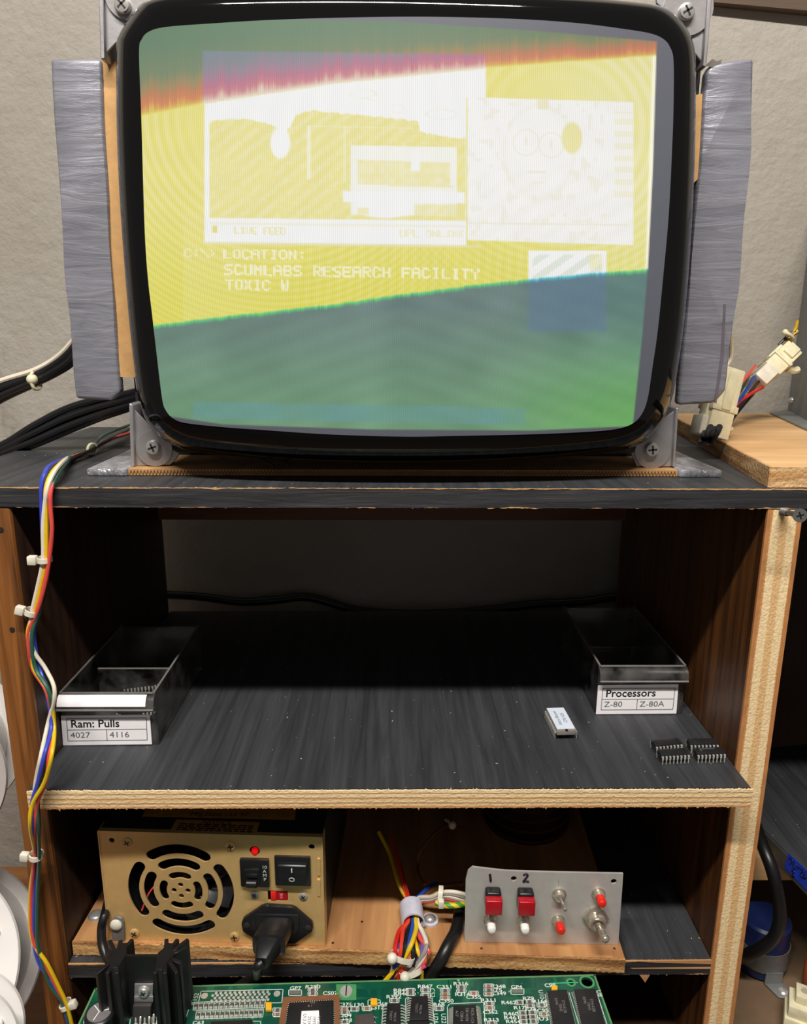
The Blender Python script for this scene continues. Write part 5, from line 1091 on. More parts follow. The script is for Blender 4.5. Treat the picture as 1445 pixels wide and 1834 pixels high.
tag(obj('wire', MB().tube([PY(760, 1584, 0.045), PY(750, 1565, 0.055), PY(748, 1545, 0.065), PY(755, 1520, 0.07), PY(778, 1494, 0.08), PY(800, 1480, 0.09), PY(830, 1486, 0.10), PY(850, 1510, 0.10), PY(858, 1550, 0.09), PY(850, 1575, 0.065)], 0.0012), M['w_brown']), 'thin brown wire looping up in the dark behind the switch panel', 'wire')
tag(obj('cable_tie', MB().sphere(PY(810, 1478, 0.088), 0.0032).tube([PY(810, 1478, 0.088), PY(804, 1472, 0.092), PY(798, 1468, 0.096)], 0.0012), M['nylon_cream']), 'cream cable tie head in the dark above the brown wire loop', 'cable tie')
tf = thing('transformer', 'dark round transformer with copper rings behind the switch panel', 'transformer', PY(935, 1560, 0.13))
cb_ = PY(935, 1590, 0.14); cb_.z = ZL + 0.0004
obj('core', MB().lathe([(0.034, 0), (0.036, 0.004), (0.036, 0.080), (0.034, 0.084)], cb_, (0, 0, 1), 36), plain('dark_varnish', srgb(20, 16, 14), 0.5), tf)
rg = MB()
for k in range(7): rg.lathe([(0.0355, -0.0012), (0.0374, 0), (0.0355, 0.0012)], cb_ + Vector((0, 0, 0.014 + k * 0.0095)), (0, 0, 1), 40, False)
obj('winding', rg, M['copper'], tf)

# ------------------------------------------------------------------ circuit board in front
ZPd = -0.4245; ZP = ZC + ZPd
BL, BR = PZ(170, 1770, ZPd), PZ(1065, 1745.5, ZPd); FL, FR = PZ(30, 2070, ZPd), PZ(1180, 2070, ZPd)
brd = thing('circuit_board', 'green circuit board with chips and a black heat sink in front at the bottom', 'circuit board', ((BL.x + BR.x) / 2, (BL.y + FL.y) / 2, ZP))
def disc_cut(mb, u, v, r_): mb.cyl(PZ(u, v, ZPd) - Vector((0, 0, 0.004)), (0, 0, 1), r_, 0.008, 28); return mb
cut = disc_cut(disc_cut(MB(), 1051, 1758.5, 0.0036), 1022.5, 1759.5, 0.0018)
pm = boolean(MB().prism([BL - Vector((0, 0, 0.0016)), BR - Vector((0, 0, 0.0016)), FR - Vector((0, 0, 0.0016)), FL - Vector((0, 0, 0.0016))], (0, 0, 0.0016)), cut, 'pcb')
obj('board', pm, M['pcb'], brd)
def rim_strip(a, b, w_): 
    d = (b - a).normalized(); e = Vector((-d.y, d.x, 0)); c_ = ((BL + FR) / 2 - a).dot(e); e = e if c_ > 0 else -e
    return [a - e * 0.0002, b - e * 0.0002, b + e * w_, a + e * w_]
obj('board_rim', MB().prism([p - Vector((0, 0, 0.0014)) for p in rim_strip(BL, BR, 0.0010)], (0, 0, 0.00145)).prism([p - Vector((0, 0, 0.0014)) for p in rim_strip(BR, FR, 0.0010)], (0, 0, 0.00145)).prism([p - Vector((0, 0, 0.0014)) for p in rim_strip(BL, FL, 0.0010)], (0, 0, 0.00145)), M['pcb_edge'], brd)
so = MB()
for u, v in [(620, 1776), (200, 1790), (1050, 1790), (300, 2000), (900, 2000)]: so.cyl(PZ(u, v, ZPd) - Vector((0, 0, 0.1082)), (0, 0, 1), 0.0035, 0.1082 - 0.0017, 12)
obj('standoff', so, M['zinc'], brd)
def T(u, v, h=0.0): return PZ(u, v, ZPd + h)
def chip(px4, h, name, mat_, bevel=0.0003):
    q = [T(u, v, h) for u, v in px4]; return obj(name, MB().prism(q, (0, 0, -(h - 0.0006)), bevel), mat_, brd), q
def leads(parent, q, side, n_, ln_, w_, h):
    # gull-wing leads along one side of a chip; side 'l', 'r' or 't'
    a, b = {'l': (q[0], q[3]), 'r': (q[1], q[2]), 't': (q[0], q[1])}[side]; o_ = {'l': -1, 'r': 1, 't': 0}[side]
    out = (q[1] - q[0]).normalized() * o_ if o_ else (q[0] - q[3]).normalized(); d = (b - a).normalized(); m = MB()
    for k in range(n_):
        p = a + (b - a) * ((k + 0.5) / n_); p = Vector((p.x, p.y, 0)); z1 = ZP + h * 0.55
        m.prism([p + Vector((0, 0, z1)) - d * w_, p + out * ln_ * .4 + Vector((0, 0, z1)) - d * w_, p + out * ln_ * .4 + Vector((0, 0, z1)) + d * w_, p + Vector((0, 0, z1)) + d * w_], (0, 0, 0.0002))
        m.prism([p + out * ln_ * .4 + Vector((0, 0, z1 + .0002)) - d * w_, p + out * ln_ + Vector((0, 0, ZP + .0003)) - d * w_, p + out * ln_ + Vector((0, 0, ZP + .0003)) + d * w_, p + out * ln_ * .4 + Vector((0, 0, z1 + .0002)) + d * w_], (0, 0, -0.00025))
    return obj('leads', m, M['tin'], parent)
def mark(parent, q, lines, size, vertical=True):
    m = MB(); xd = (q[1] - q[0]).normalized(); yd = (q[0] - q[3]).normalized(); c_ = (q[0] + q[1]) / 2
    for k, (s__, dx, dy) in enumerate(lines):
        o_ = c_ + xd * dx - yd * dy + Vector((0, 0, 0.0001))
        m.text(s__, o_, -yd if vertical else xd, xd if vertical else yd, size)
    return obj('chip_marking', m, plain('faint_chip_print', srgb(128, 124, 122), 0.6), parent)
sk = MB()
def silk_line(pts, w_=0.00022):
    P_ = [T(u, v, 0.00005) for u, v in pts]
    for a, b in zip(P_[:-1], P_[1:]):
        d = (b - a).normalized(); e = Vector((-d.y, d.x, 0)) * w_; sk.prism([a - e - d * w_, b - e + d * w_, b + e + d * w_, a + e - d * w_], (0, 0, 0.00006))
def silk_box(u0, v0, u1, v1, sk_=0.0): silk_line([(u0, v0), (u1, v0), (u1 - sk_, v1), (u0 - sk_, v1), (u0, v0)])
def silk_text(s__, u, v, h=8, wdt=None):
    c_ = T(u, v, 0.00008); sz = (T(u, v - h / 2) - T(u, v + h / 2)).length * 1.38; w_m = (T(u + (wdt or 7.2 * len(s__)) / 2, v) - T(u - (wdt or 7.2 * len(s__)) / 2, v)).length
    m = MB().text(s__, (0, 0, 0), (1, 0, 0), (0, 1, 0), sz, 0.00006); xs = [p.x for p in m.v]; s_ = w_m / max(1e-6, max(xs) - min(xs))
    sk.add([c_ + Vector((p.x * s_, p.y, 0)) for p in m.v], m.f)
# socket with a large chip
soq = [T(u, v, 0.0050) for u, v in [(507, 1786), (608, 1781), (609, 1864), (494, 1868)]]; siq = [T(u, v, 0.0050) for u, v in [(516, 1794), (599, 1789), (599, 1852), (507, 1856)]]
sckt = MB()
for i in range(4): sckt.prism([soq[i], soq[(i + 1) % 4], siq[(i + 1) % 4], siq[i]], (0, 0, -0.0048))
so_ = obj('chip_socket', sckt, M['brown_plastic'], brd); tk = MB()
for a, b, n_ in ((siq[0], siq[1], 20), (siq[0], siq[3], 16), (siq[1], siq[2], 16)):
    for k in range(n_): p = a + (b - a) * ((k + .5) / n_); d = ((siq[0] + siq[2]) / 2 - p).normalized() * 0.0008; tk.sphere(p + d * 0.4 - Vector((0, 0, 0.0004)), 0.00032, n=8)
obj('contacts', tk, M['tin'], so_)
o, q = chip([(519, 1795.5), (596, 1791), (596, 1850), (510, 1854)], 0.0043, 'socketed_chip', M['ic'])
stq = [T(u, v, 0.0044) for u, v in [(540, 1811), (571, 1810), (573, 1850), (537, 1851)]]
obj('sticker', MB().prism(stq, (0, 0, 0.0001), 0), M['paper'], o)
tx = MB(); xd = (stq[1] - stq[0]).normalized(); yd = (stq[0] - stq[3]).normalized()
for k, s__ in enumerate(['U12 A3', '2524', '1997', 'V1.0']): tx.text(s__, stq[0] + xd * (0.0022 + 0.0030 * k) - yd * 0.0068 + Vector((0, 0, 0.0002)), -yd, xd, 0.0030)
obj('sticker_text', tx, M['ink_grey'], o); mark(o, q, [('W5', 0.001, 0.0012), ('B-1', -0.0005, 0.0034)], 0.0022, False)
# small-outline chips
for px4, n_, h in (([(693, 1797), (717, 1796), (718, 1845), (690, 1846)], 9, 0.0022), ([(737, 1784), (766, 1783), (768, 1826), (733, 1827)], 10, 0.0024), ([(731, 1829), (769, 1828), (772, 1862), (728, 1863)], 5, 0.0024)):
    o, q = chip(px4, h, 'chip', M['ic']); leads(o, q, 'l', n_, 0.0030, 0.0004, h); leads(o, q, 'r', n_, 0.0030, 0.0004, h); mark(o, q, [('TX5CT', -0.0015, 0.009), ('VNL14', 0.0012, 0.010)], 0.0022)
o, q = chip([(636, 1817), (669, 1814), (673, 1862), (630, 1866)], 0.0030, 'chip', plain('grey_brown_chip', srgb(78, 72, 70), 0.5)); leads(o, q, 'r', 5, 0.0014, 0.0006, 0.003)
o, q = chip([(812, 1801), (852, 1799), (858, 1860), (810, 1862)], 0.0028, 'chip', M['ic']); leads(o, q, 'l', 34, 0.0030, 0.00013, 0.0028); leads(o, q, 'r', 34, 0.0030, 0.00013, 0.0028); mark(o, q, [('NCR-1C9', 0.005, 0.008), ('D8 NO9', 0.0015, 0.007), ('C0814', -0.0018, 0.008), ('A17', -0.005, 0.006)], 0.0026)
for px4 in ([(980, 1774), (1015, 1772), (1034, 1850), (994, 1853)], [(1028, 1772), (1066, 1770), (1089, 1850), (1046, 1852)]):
    o, q = chip(px4, 0.0034, 'memory_chip', M['ic']); leads(o, q, 'l', 22, 0.0012, 0.0003, 0.0034); leads(o, q, 'r', 22, 0.0012, 0.0003, 0.0034); mark(o, q, [('ST4-K2B', 0.0025, 0.0125), ('KM4', -0.002, 0.0085), ('70NS', 0.0, 0.013)], 0.0026)
o, q = chip([(378, 1829), (452, 1826), (452, 1870), (372, 1872)], 0.0028, 'chip', M['ic'])
# rows of surface-mount resistors: one built, the rest copied
def smd(u0, v0, u1, v1, mat_, name, vertical=False):
    q = [T(u0, v0, .0006), T(u1, v0, .0006), T(u1, v1, .0006), T(u0, v1, .0006)]; c_ = sum(q, Vector()) / 4; hw, hd = (q[1] - q[0]).length / 2, (q[0] - q[3]).length / 2
    b_ = MB().box(c_.x - hw, c_.x + hw, c_.y - hd, c_.y + hd, ZP, ZP + 0.0010, 0.00015, 1); o_ = obj(name, b_, mat_, brd); m = MB()
    if vertical:
        m.box(c_.x - hw * 1.1, c_.x + hw * 1.1, c_.y - hd * 1.45, c_.y - hd * 0.55, ZP, ZP + 0.0012, 0.0003).box(c_.x - hw * 1.1, c_.x + hw * 1.1, c_.y + hd * 0.75, c_.y + hd * 1.25, ZP, ZP + 0.0011, 0.0003)
    else:
        m.box(c_.x - hw * 1.35, c_.x - hw * 0.6, c_.y - hd * 1.05, c_.y + hd * 1.05, ZP, ZP + 0.0011, 0.0002).box(c_.x + hw * 0.6, c_.x + hw * 1.35, c_.y - hd * 1.05, c_.y + hd * 1.05, ZP, ZP + 0.0011, 0.0002)
    obj('solder_end', m, M['tin'], o_); return o_
def smd_copy(src, dx, dy):
    c_ = src.copy(); C.objects.link(c_); c_.parent = brd; c_.location = src.location + Vector((dx, dy, 0))
    for ch in src.children: g_ = ch.copy(); C.objects.link(g_); g_.parent = c_
    return c_
for (ua, va, ub, vb, hh) in ((351, 1803, 470, 1798, 9), (355, 1819, 467, 1815, 9)):
    r0 = smd(ua - 2.6, va - 5, ua + 2.6, va + 3, M['smd'], 'resistor', True); A, B_ = T(ua, va), T(ub, vb)
    for k in range(1, 14): d = (B_ - A) * (k / 13); smd_copy(r0, d.x, d.y)
    step_ = (ub - ua) / 13
    for k in range(15): u = ua - step_ / 2 + step_ * k; v = va + (vb - va) * (k - .5) / 13; silk_line([(u + 1, v - 8), (u - 1, v + 6)], 0.00016)
    silk_line([(ua - step_ / 2 + 1, va - 8), (ub + step_ / 2 + 1, vb - 8)], 0.00014); silk_line([(ua - step_ / 2 - 1, va + 6.5), (ub + step_ / 2 - 1, vb + 6.5)], 0.00014)
# scattered two-ended parts with their printed boxes
R_ = [(735, 1779, 0), (735, 1774, 0), (762, 1773, 0), (762, 1783, 0), (797, 1774, 0), (797, 1780, 1), (797, 1787, 1), (826, 1768, 0), (826, 1774, 0), (848, 1779, 1), (875, 1766, 1), (875, 1773, 0), (875, 1780, 1), (786, 1806, 0), (876, 1797, 0), (877, 1805, 1), (881, 1832, 0),
      (931, 1795, 0), (948, 1794, 0), (949, 1801, 0), (970, 1800, 0), (936, 1814, 0), (953, 1813, 0), (937, 1822, 0), (954, 1821, 0), (938, 1830, 0), (955, 1829, 0), (974, 1816, 1), (706, 1792, 0), (617, 1807, 1), (617, 1813, 0), (634, 1807, 0), (657, 1806, 1), (560, 1773, 0), (560, 1779, 0), (617, 1830, 0), (497, 1809, 0), (497, 1817, 1)]
for u, v, br_ in R_:
    smd(u - 5, v - 2, u + 5, v + 2.2, M['smd_brown'] if br_ else M['smd'], 'capacitor' if br_ else 'resistor'); silk_box(u - 8.5, v - 3.6, u + 8.5, v + 3.8)
for u, v, w_, h_ in ((481, 1801, 5.5, 7), (669.5, 1793, 6, 6), (993, 1768, 5.5, 4)):
    q = [T(u - w_, v - h_, 0.0024), T(u + w_, v - h_, 0.0024), T(u + w_, v + h_, 0.0024), T(u - w_, v + h_, 0.0024)]; o = obj('tantalum_capacitor', MB().prism(q, (0, 0, -0.0022), 0.0004), M['tantalum'], brd)
silk_box(659, 1791, 681, 1801)
for u0, v0, u1, v1 in ((517, 1773, 540, 1783), (915, 1771, 938, 1781)):
    q = [T(u0 + 2, v0 + 2), T(u1 - 2, v0 + 2), T(u1 - 2, v1 - 2), T(u0 + 2, v1 - 2)]; obj('test_pad', MB().prism(q, (0, 0, 0.0004)), plain('grey_pad', srgb(110, 112, 104), 0.5), brd); silk_box(u0, v0, u1, v1)
# connector footprint with rows of plated holes
silk_line([(360, 1775.5), (507, 1772), (504.5, 1796), (355, 1797.5), (360, 1775.5)])
pd = MB()
for r_, (v0, u0, n_) in enumerate([(1779, 387, 12), (1783.2, 381, 13), (1788, 385, 12), (1793, 379, 13)]):
    for k in range(n_): p = T(u0 + k * 8.4, v0 - k * 0.22); pd.lathe([(0.0010, 0), (0.0010, 0.0003), (0.0004, 0.0006)], p, (0, 0, 1), 10)
for u, v in ((366, 1784), (496, 1780)): pd.lathe([(0.0022, 0), (0.0022, 0.0003), (0.0008, 0.0003)], T(u, v), (0, 0, 1), 18)
obj('plated_holes', pd, M['tin'], brd)
# mounting holes with bare pads
gp = MB()
for u, v, su, sv in ((620, 1777, 18, 14), (1050, 1759, 18, 11)):
    q = [T(u - su, v - sv), T(u + su, v - sv), T(u + su, v + sv), T(u - su, v + sv)]
    if u < 1000: gp.prism(q, (0, 0, 0.00008))
obj('bare_pad', gp, M['pad'], brd)
p = T(620, 1776); mh = obj('mounting_screw', MB().lathe([(0.0042, 0), (0.0042, 0.0005), (0.0040, 0.0009), (0.0010, 0.0010)], p, (0, 0, 1), 26), M['tin'], brd); obj('screw_slot', MB().box(p.x - 0.0004, p.x + 0.0004, p.y - 0.0040, p.y + 0.0040, p.z + 0.0009, p.z + 0.00115), M['slot'], mh)
ring = MB()
for u, v, r_ in ((1051, 1758.5, 0.0038), (1022.5, 1759.5, 0.0020)): ring.lathe([(r_, 0.00005), (r_ + 0.0010, 0.00012), (r_ + 0.0013, 0.00005)], T(u, v), (0, 0, 1), 28, False)
obj('hole_ring', ring, M['pad'], brd)
obj('bright_trace', MB().prism([T(983, 1760.5), T(1035, 1759), T(1035, 1760.5), T(983, 1762)], (0, 0, 0.00006)), plain('bare_green_trace', srgb(60, 190, 140), 0.4), brd)
for s__, u, v in [('R316', 825, 1762), ('R314', 828, 1781), ('C351', 796, 1767.5), ('C350', 799, 1793), ('R847', 761, 1767), ('R845', 718, 1774), ('R846', 718, 1780), ('R392', 705, 1785.5), ('C355', 848, 1786), ('C348', 892, 1767), ('L75', 889, 1773.5), ('C349', 893, 1779.5), ('GP4', 925, 1768), ('R311', 875, 1791.5), ('C362', 878, 1813), ('R462', 911, 1796), ('R79', 946, 1788.5), ('R170', 933, 1805), ('R166', 967, 1793.5), ('R460', 915, 1816), ('R461', 917, 1823), ('R454', 919, 1830), ('R74', 950, 1808), ('C95', 972, 1810), ('R73', 972, 1825), ('R68', 786, 1799.5), ('R313', 880, 1827), ('C370', 617, 1799.5), ('R130', 638, 1800), ('R204', 616, 1819), ('R133', 617, 1827.5), ('C317', 674, 1805), ('GP7', 529, 1770), ('R290', 560, 1767.5), ('CS07', 591, 1779), ('C68', 684, 1799), ('C98', 985, 1765), ('C63', 355, 1832)]:
    silk_text(s__, u, v, 6.4, 6.6 * len(s__))
def silk_vert(s__, u, v, flip=1): sk.text(s__, T(u, v, 0.00008), (0, -1 * flip, 0), (1 * flip, 0, 0), 0.0042)
silk_vert('R152', 350, 1789, -1); silk_vert('U26', 780, 1824); silk_vert('U22', 794, 1824); silk_vert('U8', 1073, 1779); silk_vert('C52', 774, 1778); silk_vert('U10', 969, 1781)
silk_line([(802, 1862), (801, 1803), (805, 1798), (866, 1795), (871, 1862)]); silk_line([(686, 1803), (682, 1862)], 0.00018); silk_line([(726, 1788), (732, 1787)]); silk_line([(726, 1788), (728, 1862)], 0.00018); silk_line([(774, 1787), (780, 1862)], 0.00018)
silk_line([(976, 1781), (990, 1852)], 0.00018); silk_line([(1019, 1778), (1041, 1850)], 0.00018); silk_line([(1024, 1778), (1046, 1850)], 0.00018); silk_line([(1068, 1776), (1092, 1850)], 0.00018); silk_line([(453, 1829), (467, 1829), (466, 1850)], 0.00018)
silk_line([(234, 1821), (281, 1821), (279, 1850)], 0.0003); silk_line([(234, 1821), (230, 1850)], 0.0003); silk_line([(346, 1781), (325, 1850)], 0.00022)
obj('silkscreen', sk, M['silk'], brd)
# heat sink: two finned posts and a web, extruded upright
ZH = ZPd + 0.0465; hs = MB()
def HS(u, v): return PZ(u, v, ZH)
def fins(c_, tips, w_, cr):
    c_ = HS(*c_); out = []
    for tp in tips:
        t_ = HS(*tp); d = (t_ - c_).normalized(); e = Vector((-d.y, d.x, 0)) * w_; hs.prism([c_ + d * cr * .3 - e - Vector((0, 0, 0.00006 * len(out))), t_ - e - Vector((0, 0, 0.00006 * len(out))), t_ + e - Vector((0, 0, 0.00006 * len(out))), c_ + d * cr * .3 + e - Vector((0, 0, 0.00006 * len(out)))], (0, 0, -0.0462 - 0.0001 * len(out)), 0.0002, 1); out.append(1)
    hs.cyl(c_ + Vector((0, 0, 0.0003)) - Vector((0, 0, 0.0462)), (0, 0, 1), cr, 0.0462, 18)
fins((210, 1712), [(196, 1683), (216, 1683), (237, 1681), (190, 1700), (172, 1742), (191, 1742), (209, 1742)], 0.0012, 0.0052)
fins((296, 1711), [(298, 1681), (318, 1681), (337, 1681), (334, 1696), (324, 1723), (317, 1741), (295, 1742), (276, 1742)], 0.0012, 0.0052)
a, b = HS(224, 1711), HS(288, 1711); hs.prism([a + Vector((-0.006, -0.0009, 0)), b + Vector((0.003, -0.0009, 0)), b + Vector((0.003, 0.0009, 0)), a + Vector((-0.006, 0.0009, 0))], (0, 0, -0.0462))
for c_, e_ in (((211, 1712), ((221, 1690), (204, 1735))), ((294, 1711), ((305, 1690), (284, 1738)))):
    p0, p1 = HS(*e_[0]), HS(*e_[1]); d = (p1 - p0).normalized(); e = Vector((-d.y, d.x, 0)) * 0.0044; m_ = (p0 + p1) / 2; hs.prism([p + Vector((0, 0, 0.0006)) for p in (p0 - e * .5, m_ - e, p1 - e * .5, p1 + e * .5, m_ + e, p0 + e * .5)], (0, 0, -0.0468), 0.0002, 1)
hso = obj('heat_sink', hs, M['heatsink'], brd, label='tall black finned heat sink')
# regulator bolted to the web
wy = HS(256, 1711).y - 0.0009
def W(u, v, d=0.0): return PY(u, v, wy - d)
rg_ = obj('regulator', MB().prism([W(241, 1796, .0002), W(274, 1796, .0002), W(275, 1760, .0002), W(242, 1760, .0002)], (0, -0.0012, 0), 0.0002), M['washer'], brd, label='bare metal regulator tab')
obj('regulator_body', MB().prism([W(242, 1826, .0002), W(272, 1826, .0002), W(274, 1791, .0002), W(242, 1791, .0002)], (0, -0.0044, 0), 0.0004), plain('dark_grey_package', srgb(58, 56, 56), 0.5), rg_)
obj('clamp_bar', MB().prism([W(241, 1792, .0014), W(275, 1792, .0014), W(275, 1783, .0014), W(241, 1783, .0014)], (0, -0.0010, 0), 0.0002), M['bracket'], rg_)
c_ = W(258, 1774, 0.0014); obj('screw', MB().lathe([(0.0036, 0), (0.0036, 0.0016), (0.0030, 0.0024), (0.0010, 0.0027)], c_, (0, -1, 0), 24), M['screw'], rg_)
obj('screw_recess', cross(MB(), c_ + Vector((0, -0.0027, 0)), 0.0018, 0.5), M['dark_metal'], rg_)
pn = MB()
for k in range(5):
    p = W(246 + 6.6 * k, 1822, .0025); f_ = T(243 + 8 * k, 1836 + (k % 2) * 5, 0.0); pn.tube([p, p + Vector((0, -0.001, -0.003)), f_ + Vector((0, 0.002, 0.006)), f_ + Vector((0, 0, 0.0005))], 0.0006, 8)
    pn.lathe([(0.0016, 0), (0.0013, 0.0006), (0.0007, 0.0014)], f_, (0, 0, 1), 12)
obj('pins', pn, M['tin'], rg_)
# electrolytic capacitor
ct = PZ(178, 1813, ZPd + 0.0170); cap = obj('electrolytic_capacitor', MB().lathe([(0.0086, 0), (0.0090, 0.001), (0.0090, 0.0025), (0.0082, 0.0034), (0.0090, 0.0044), (0.0090, 0.0160), (0.0080, 0.0170), (0.0066, 0.0172)], (ct.x, ct.y, ZP + 0.0002), (0, 0, 1), 40), M['black_plastic'], brd)
obj('cap_top', MB().lathe([(0.0072, 0), (0.0070, 0.0003), (0.0030, 0.0004)], (ct.x, ct.y, ZP + 0.0173), (0, 0, 1), 36), M['washer'], cap)
vt = MB()
for a in (0.3, 2.4, 4.5):
    d = Vector((math.cos(a), math.sin(a), 0)); e = Vector((-d.y, d.x, 0)) * 0.00022; o_ = Vector((ct.x, ct.y, ZP + 0.01765)); vt.prism([o_ - e, o_ + d * 0.0062 - e, o_ + d * 0.0062 + e, o_ + e], (0, 0, 0.0001))
obj('vent_score', vt, M['paper'], cap)
wh = MB()
for k in range(9):
    a = 3.3 + k * 0.25
    for r_ in (0,): wh.box(-0.0005, 0.0005, -0.0002, 0.0003, -0.0012, 0.0012, M=Matrix.Translation((ct.x + 0.0091 * math.cos(a), ct.y + 0.0091 * math.sin(a), ZP + 0.0125)) @ Matrix.Rotation(a - math.pi / 2, 4, 'Z'))
obj('cap_print', wh, M['paper_blue'], cap)

# ------------------------------------------------------------------ white spools at the far left
lft = thing('work_bench', 'brown wooden bench top under the white spools left of the cabinet', 'bench', (-0.5, 0.1, ZC - 0.60))
obj('bench_top', MB().box(-1.0, XL - TH - 0.003, -0.30, WALLY - 0.01, ZC - 0.62, ZC - 0.60), wood('brown_bench', srgb(120, 76, 40), srgb(160, 108, 62), (0.1, 1, 1), 50, 0.5), lft)
bl = MB()
for xx in (-0.95, -0.30):
    for yy in (-0.25, 0.22): bl.box(xx - 0.02, xx + 0.02, yy - 0.02, yy + 0.02, 0.001, ZC - 0.62)
obj('bench_legs', bl, M['dark_wood'], lft)
def spool(name, label, c, axis, r, hub, w_, mats, ribs=6, rim_=0.004):
    t = thing(name, label, 'spool', c); ax_ = Vector(axis).normalized(); c = Vector(c); q_ = ax_.to_track_quat('Z', 'Y')
    for sg, mt in ((1, mats[0]), (-1, mats[1])):
        o_ = c + ax_ * (w_ / 2 * sg)
        f_ = obj('flange', MB().lathe([(0.010, -0.0012), (r - 0.002, -0.0012), (r, -0.0020), (r + 0.0008, 0), (r, 0.0020), (r - 0.002, 0.0012), (0.010, 0.0012)], o_, ax_, 72, False), mt, t)
        if sg == 1:
            m = MB()
            for k in range(ribs):
                a = 2 * math.pi * k / ribs + 0.35; d = q_ @ Vector((math.cos(a), math.sin(a), 0)); e = ax_.cross(d)
                m.prism([o_ + d * r * .50 - e * .0011 + ax_ * .0011, o_ + d * r * .86 - e * .0011 + ax_ * .0011, o_ + d * r * .86 + e * .0011 + ax_ * .0011, o_ + d * r * .50 + e * .0011 + ax_ * .0011], ax_ * 0.0035, 0.0004, 1)
            obj('rib', m, mt, f_)
    obj('hub', MB().lathe([(hub, -w_ / 2), (hub, w_ / 2)], c, ax_, 48, False), mats[1], t); return t
spool('cable_spool', 'greyish plastic spool beside the cabinet, upper of the white spools', PY(-150, 1362, 0.020), (0.22, -0.97, 0.05), 0.062, 0.05, 0.050, (M['grey_white'], M['white_plastic']), 5)
spool('cable_spool', 'large white ribbed spool low beside the cabinet left edge', PY(-128, 1735, 0.010), (0.16, -0.80, 0.58), 0.068, 0.060, 0.060, (M['white_plastic'], M['white_plastic']), 7)
spool('cable_spool', 'white disc of a spool cut by the bottom left corner of the photo', PY(-92, 1880, -0.10), (0.35, -0.8, 0.45), 0.036, 0.02, 0.03, (M['white_plastic'], M['white_plastic']), 5)

# ------------------------------------------------------------------ compartment right of the cabinet
rc = thing('side_compartment', 'dark open compartment right of the cabinet with a light wooden rail and dusty floor', 'cabinet', (0.45, 0.1, ZC - 0.53))
zf = ZC - 0.520
obj('floor_board', MB().box(XR + TH + 0.001, 0.62, -0.05, DEP, zf - 0.018, zf), M['floor_board'], rc)
obj('back_board', MB().box(XR + TH + 0.001, 0.62, DEP + 0.001, DEP + 0.012, 0, ZTB - 0.001), M['dark_wood'], rc)
obj('side_panel', MB().box(0.60, 0.618, 0.0, DEP, 0.0, ZTB - 0.001), M['stain_wood'], rc)
rl0, rl1 = PY(1338, 1535, 0.080), PY(1338, 1577, 0.080)
obj('rail', MB().box(XR + TH + 0.001, 0.599, 0.080, 0.098, rl1.z, rl0.z, 0.0005), M['pale_ply'], rc)
zb2 = rl0.z + 0.0003; hb = 0.016
zt2 = zb2 + hb - ZC
g0, g1 = PZ(1355, 1473, zt2), PZ(1445, 1563, zt2); gd = (g1 - g0).normalized(); gn = Vector((-gd.y, gd.x, 0)); gn = gn if gn.x > 0 else -gn
ga = g0 - gd * 0.10; gb = g1 + gd * 0.03
eq = thing('flat_device', 'flat black device with blue masking tape on its side, right of the cabinet', 'device', (ga + gb) / 2 - Vector((0, 0, hb)))
obj('case', MB().prism([ga - Vector((0, 0, hb)), gb - Vector((0, 0, hb)), gb + gn * 0.16 - Vector((0, 0, hb)), ga + gn * 0.16 - Vector((0, 0, hb))], (0, 0, hb), 0.0008), M['black_paint'], eq)
obj('ribbed_strip', MB().prism([ga - gn * 0.0012 - Vector((0, 0, hb)), gb - gn * 0.0012 - Vector((0, 0, hb)), gb - gn * 0.0002 - Vector((0, 0, hb)), ga - gn * 0.0002 - Vector((0, 0, hb))], (0, 0, hb - 0.001)), plain('dark_grey_edge', srgb(84, 82, 80), 0.4, 0.3, 0.4, 300), eq)
def side(u, v, off):
    dr = Vector(ray(u, v)); c0 = Vector((0, CAM_Y, ZC)); o_ = g0 - gn * off; return c0 + dr * ((o_ - c0).dot(gn) / dr.dot(gn))
tq = [side(u, v, 0.0016) for u, v in [(1412, 1528), (1470, 1583), (1470, 1622), (1404, 1553)]]
tp = obj('masking_tape', MB().prism(tq, gn * 0.0003), M['blue_tape'], eq, label='blue masking tape with black handwriting')
hw_ = MB()
for st_ in ([(1414, 1536), (1419, 1541), (1415, 1548)], [(1422, 1543), (1420, 1553), (1424, 1556)], [(1426, 1547), (1429, 1556)], [(1427, 1551), (1432, 1555)], [(1434, 1556), (1438, 1560), (1433, 1566), (1437, 1572)], [(1441, 1562), (1439, 1572), (1444, 1572)], [(1418, 1559), (1422, 1561), (1418, 1568), (1423, 1570)]):
    hw_.tube([side(u, v, 0.0020) for u, v in st_], 0.0004, 6)
obj('handwriting', hw_, M['marker'], tp)
cbase = PZ(1372, 1748, zf - ZC); cR = 0.0195; cbase.y += cR * 0.6
cp_ = thing('capacitor', 'blue can capacitor in a metal strap at the back of the right compartment', 'capacitor', (cbase.x, cbase.y, zf))
obj('can', MB().lathe([(cR - 0.002, 0), (cR, 0.002), (cR, 0.046), (cR - 0.002, 0.048)], (cbase.x, cbase.y, zf + 0.0004), (0, 0, 1), 48), M['cap_blue'], cp_)
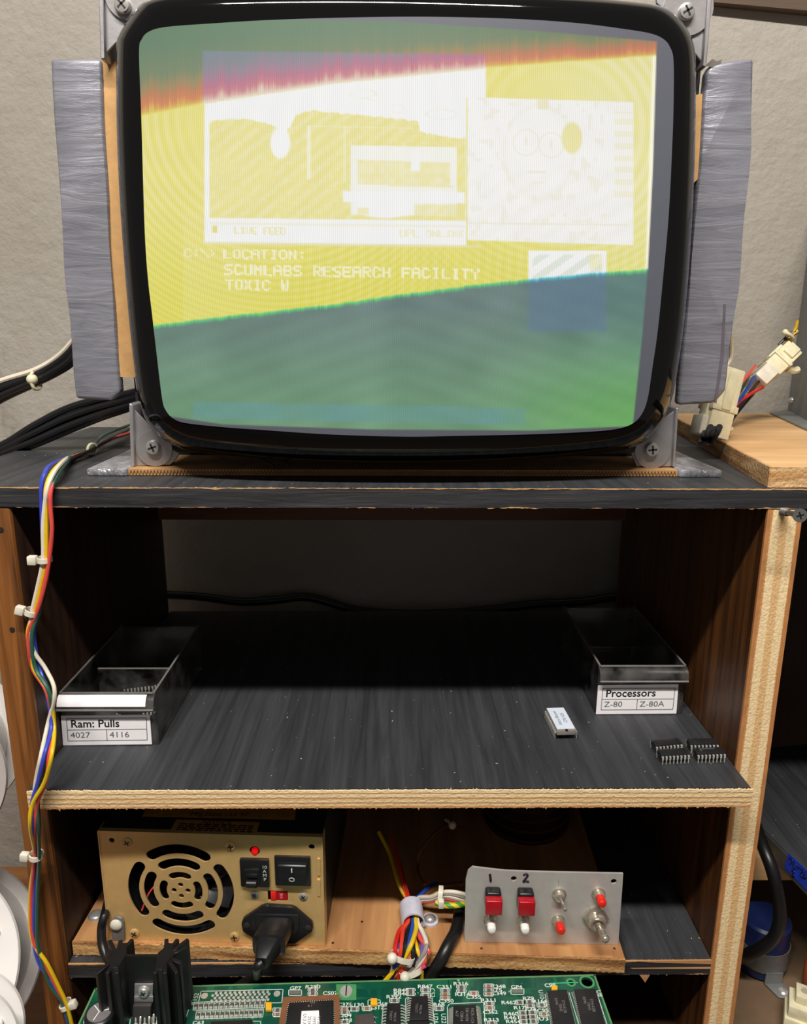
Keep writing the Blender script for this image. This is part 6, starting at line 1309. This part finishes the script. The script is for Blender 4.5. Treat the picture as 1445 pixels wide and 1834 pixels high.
obj('strap', MB().lathe([(cR + 0.0004, 0.010), (cR + 0.0012, 0.010), (cR + 0.0012, 0.028), (cR + 0.0004, 0.028)], (cbase.x, cbase.y, zf), (0, 0, 1), 48, False).box(cbase.x - 0.006, cbase.x + 0.008, cbase.y - cR - 0.0016, cbase.y - cR - 0.0004, zf + 0.001, zf + 0.012).prism([(cbase.x - 0.006, cbase.y - cR - 0.001, zf + 0.0006), (cbase.x + 0.010, cbase.y - cR - 0.001, zf + 0.0006), (cbase.x + 0.013, cbase.y - cR - 0.012, zf + 0.0006), (cbase.x + 0.008, cbase.y - cR - 0.016, zf + 0.0006), (cbase.x - 0.001, cbase.y - cR - 0.014, zf + 0.0006)], (0, 0, 0.0014), 0.0003), M['zinc'], cp_)
obj('screw', MB().lathe([(0.0042, 0), (0.0042, 0.0008), (0.0032, 0.0018), (0.001, 0.0026)], (cbase.x + 0.0055, cbase.y - cR - 0.009, zf + 0.002), (0, 0, 1), 20), M['screw'], cp_)
tag(obj('cable', MB().tube([PY(1343, 1440, 0.13), PY(1352, 1475, 0.085), PY(1366, 1515, 0.060), PY(1383, 1560, 0.046), PY(1394, 1610, 0.042), PY(1396, 1650, 0.042), PY(1385, 1680, 0.044), PY(1362, 1699, 0.048), PY(1340, 1709, 0.056), PY(1328, 1716, 0.07)], 0.0048, 12), M['black_rubber']),
    'thick black cable curving past the blue tape and blue capacitor', 'cable')
tb = thing('terminal_block', 'cream plastic terminal block at the bottom right corner', 'terminal block', PZ(1425, 1840, zf - ZC))
bc = PZ(1446, 1822, zf - ZC + 0.014); Mt = Matrix.Translation((bc.x, bc.y, zf + 0.0004)) @ Matrix.Rotation(R(-28), 4, 'Z')
obj('housing', MB(Mt).box(-0.016, 0.022, -0.011, 0.011, 0, 0.016, 0.001).box(-0.014, 0.022, -0.009, 0.011, 0.0158, 0.026, 0.001).box(-0.010, 0.022, -0.004, 0.010, 0.0258, 0.033, 0.001), M['nylon_cream'], tb)
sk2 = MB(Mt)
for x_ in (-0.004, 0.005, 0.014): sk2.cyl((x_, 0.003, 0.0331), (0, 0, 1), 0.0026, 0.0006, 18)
obj('terminal_hole', sk2, plain('shaded_cream', srgb(176, 168, 146), 0.5), tb)  # darker cream discs stand in for the shade inside the terminal holes
oc = PY(1474, 1726, 0.06); oc.z = zf
op = thing('orange_fitting', 'orange round plastic fitting cut by the right edge of the photo', 'fitting', oc)
obj('body', MB().lathe([(0.010, 0), (0.0125, 0.004), (0.0130, 0.020), (0.0110, 0.036), (0.006, 0.041)], (oc.x, oc.y, zf + 0.0004), (0, 0, 1), 30), M['orange_plastic'], op)
obj('lug', MB().sphere((oc.x - 0.010, oc.y - 0.004, zf + 0.036), 0.0035), M['nylon'], op)
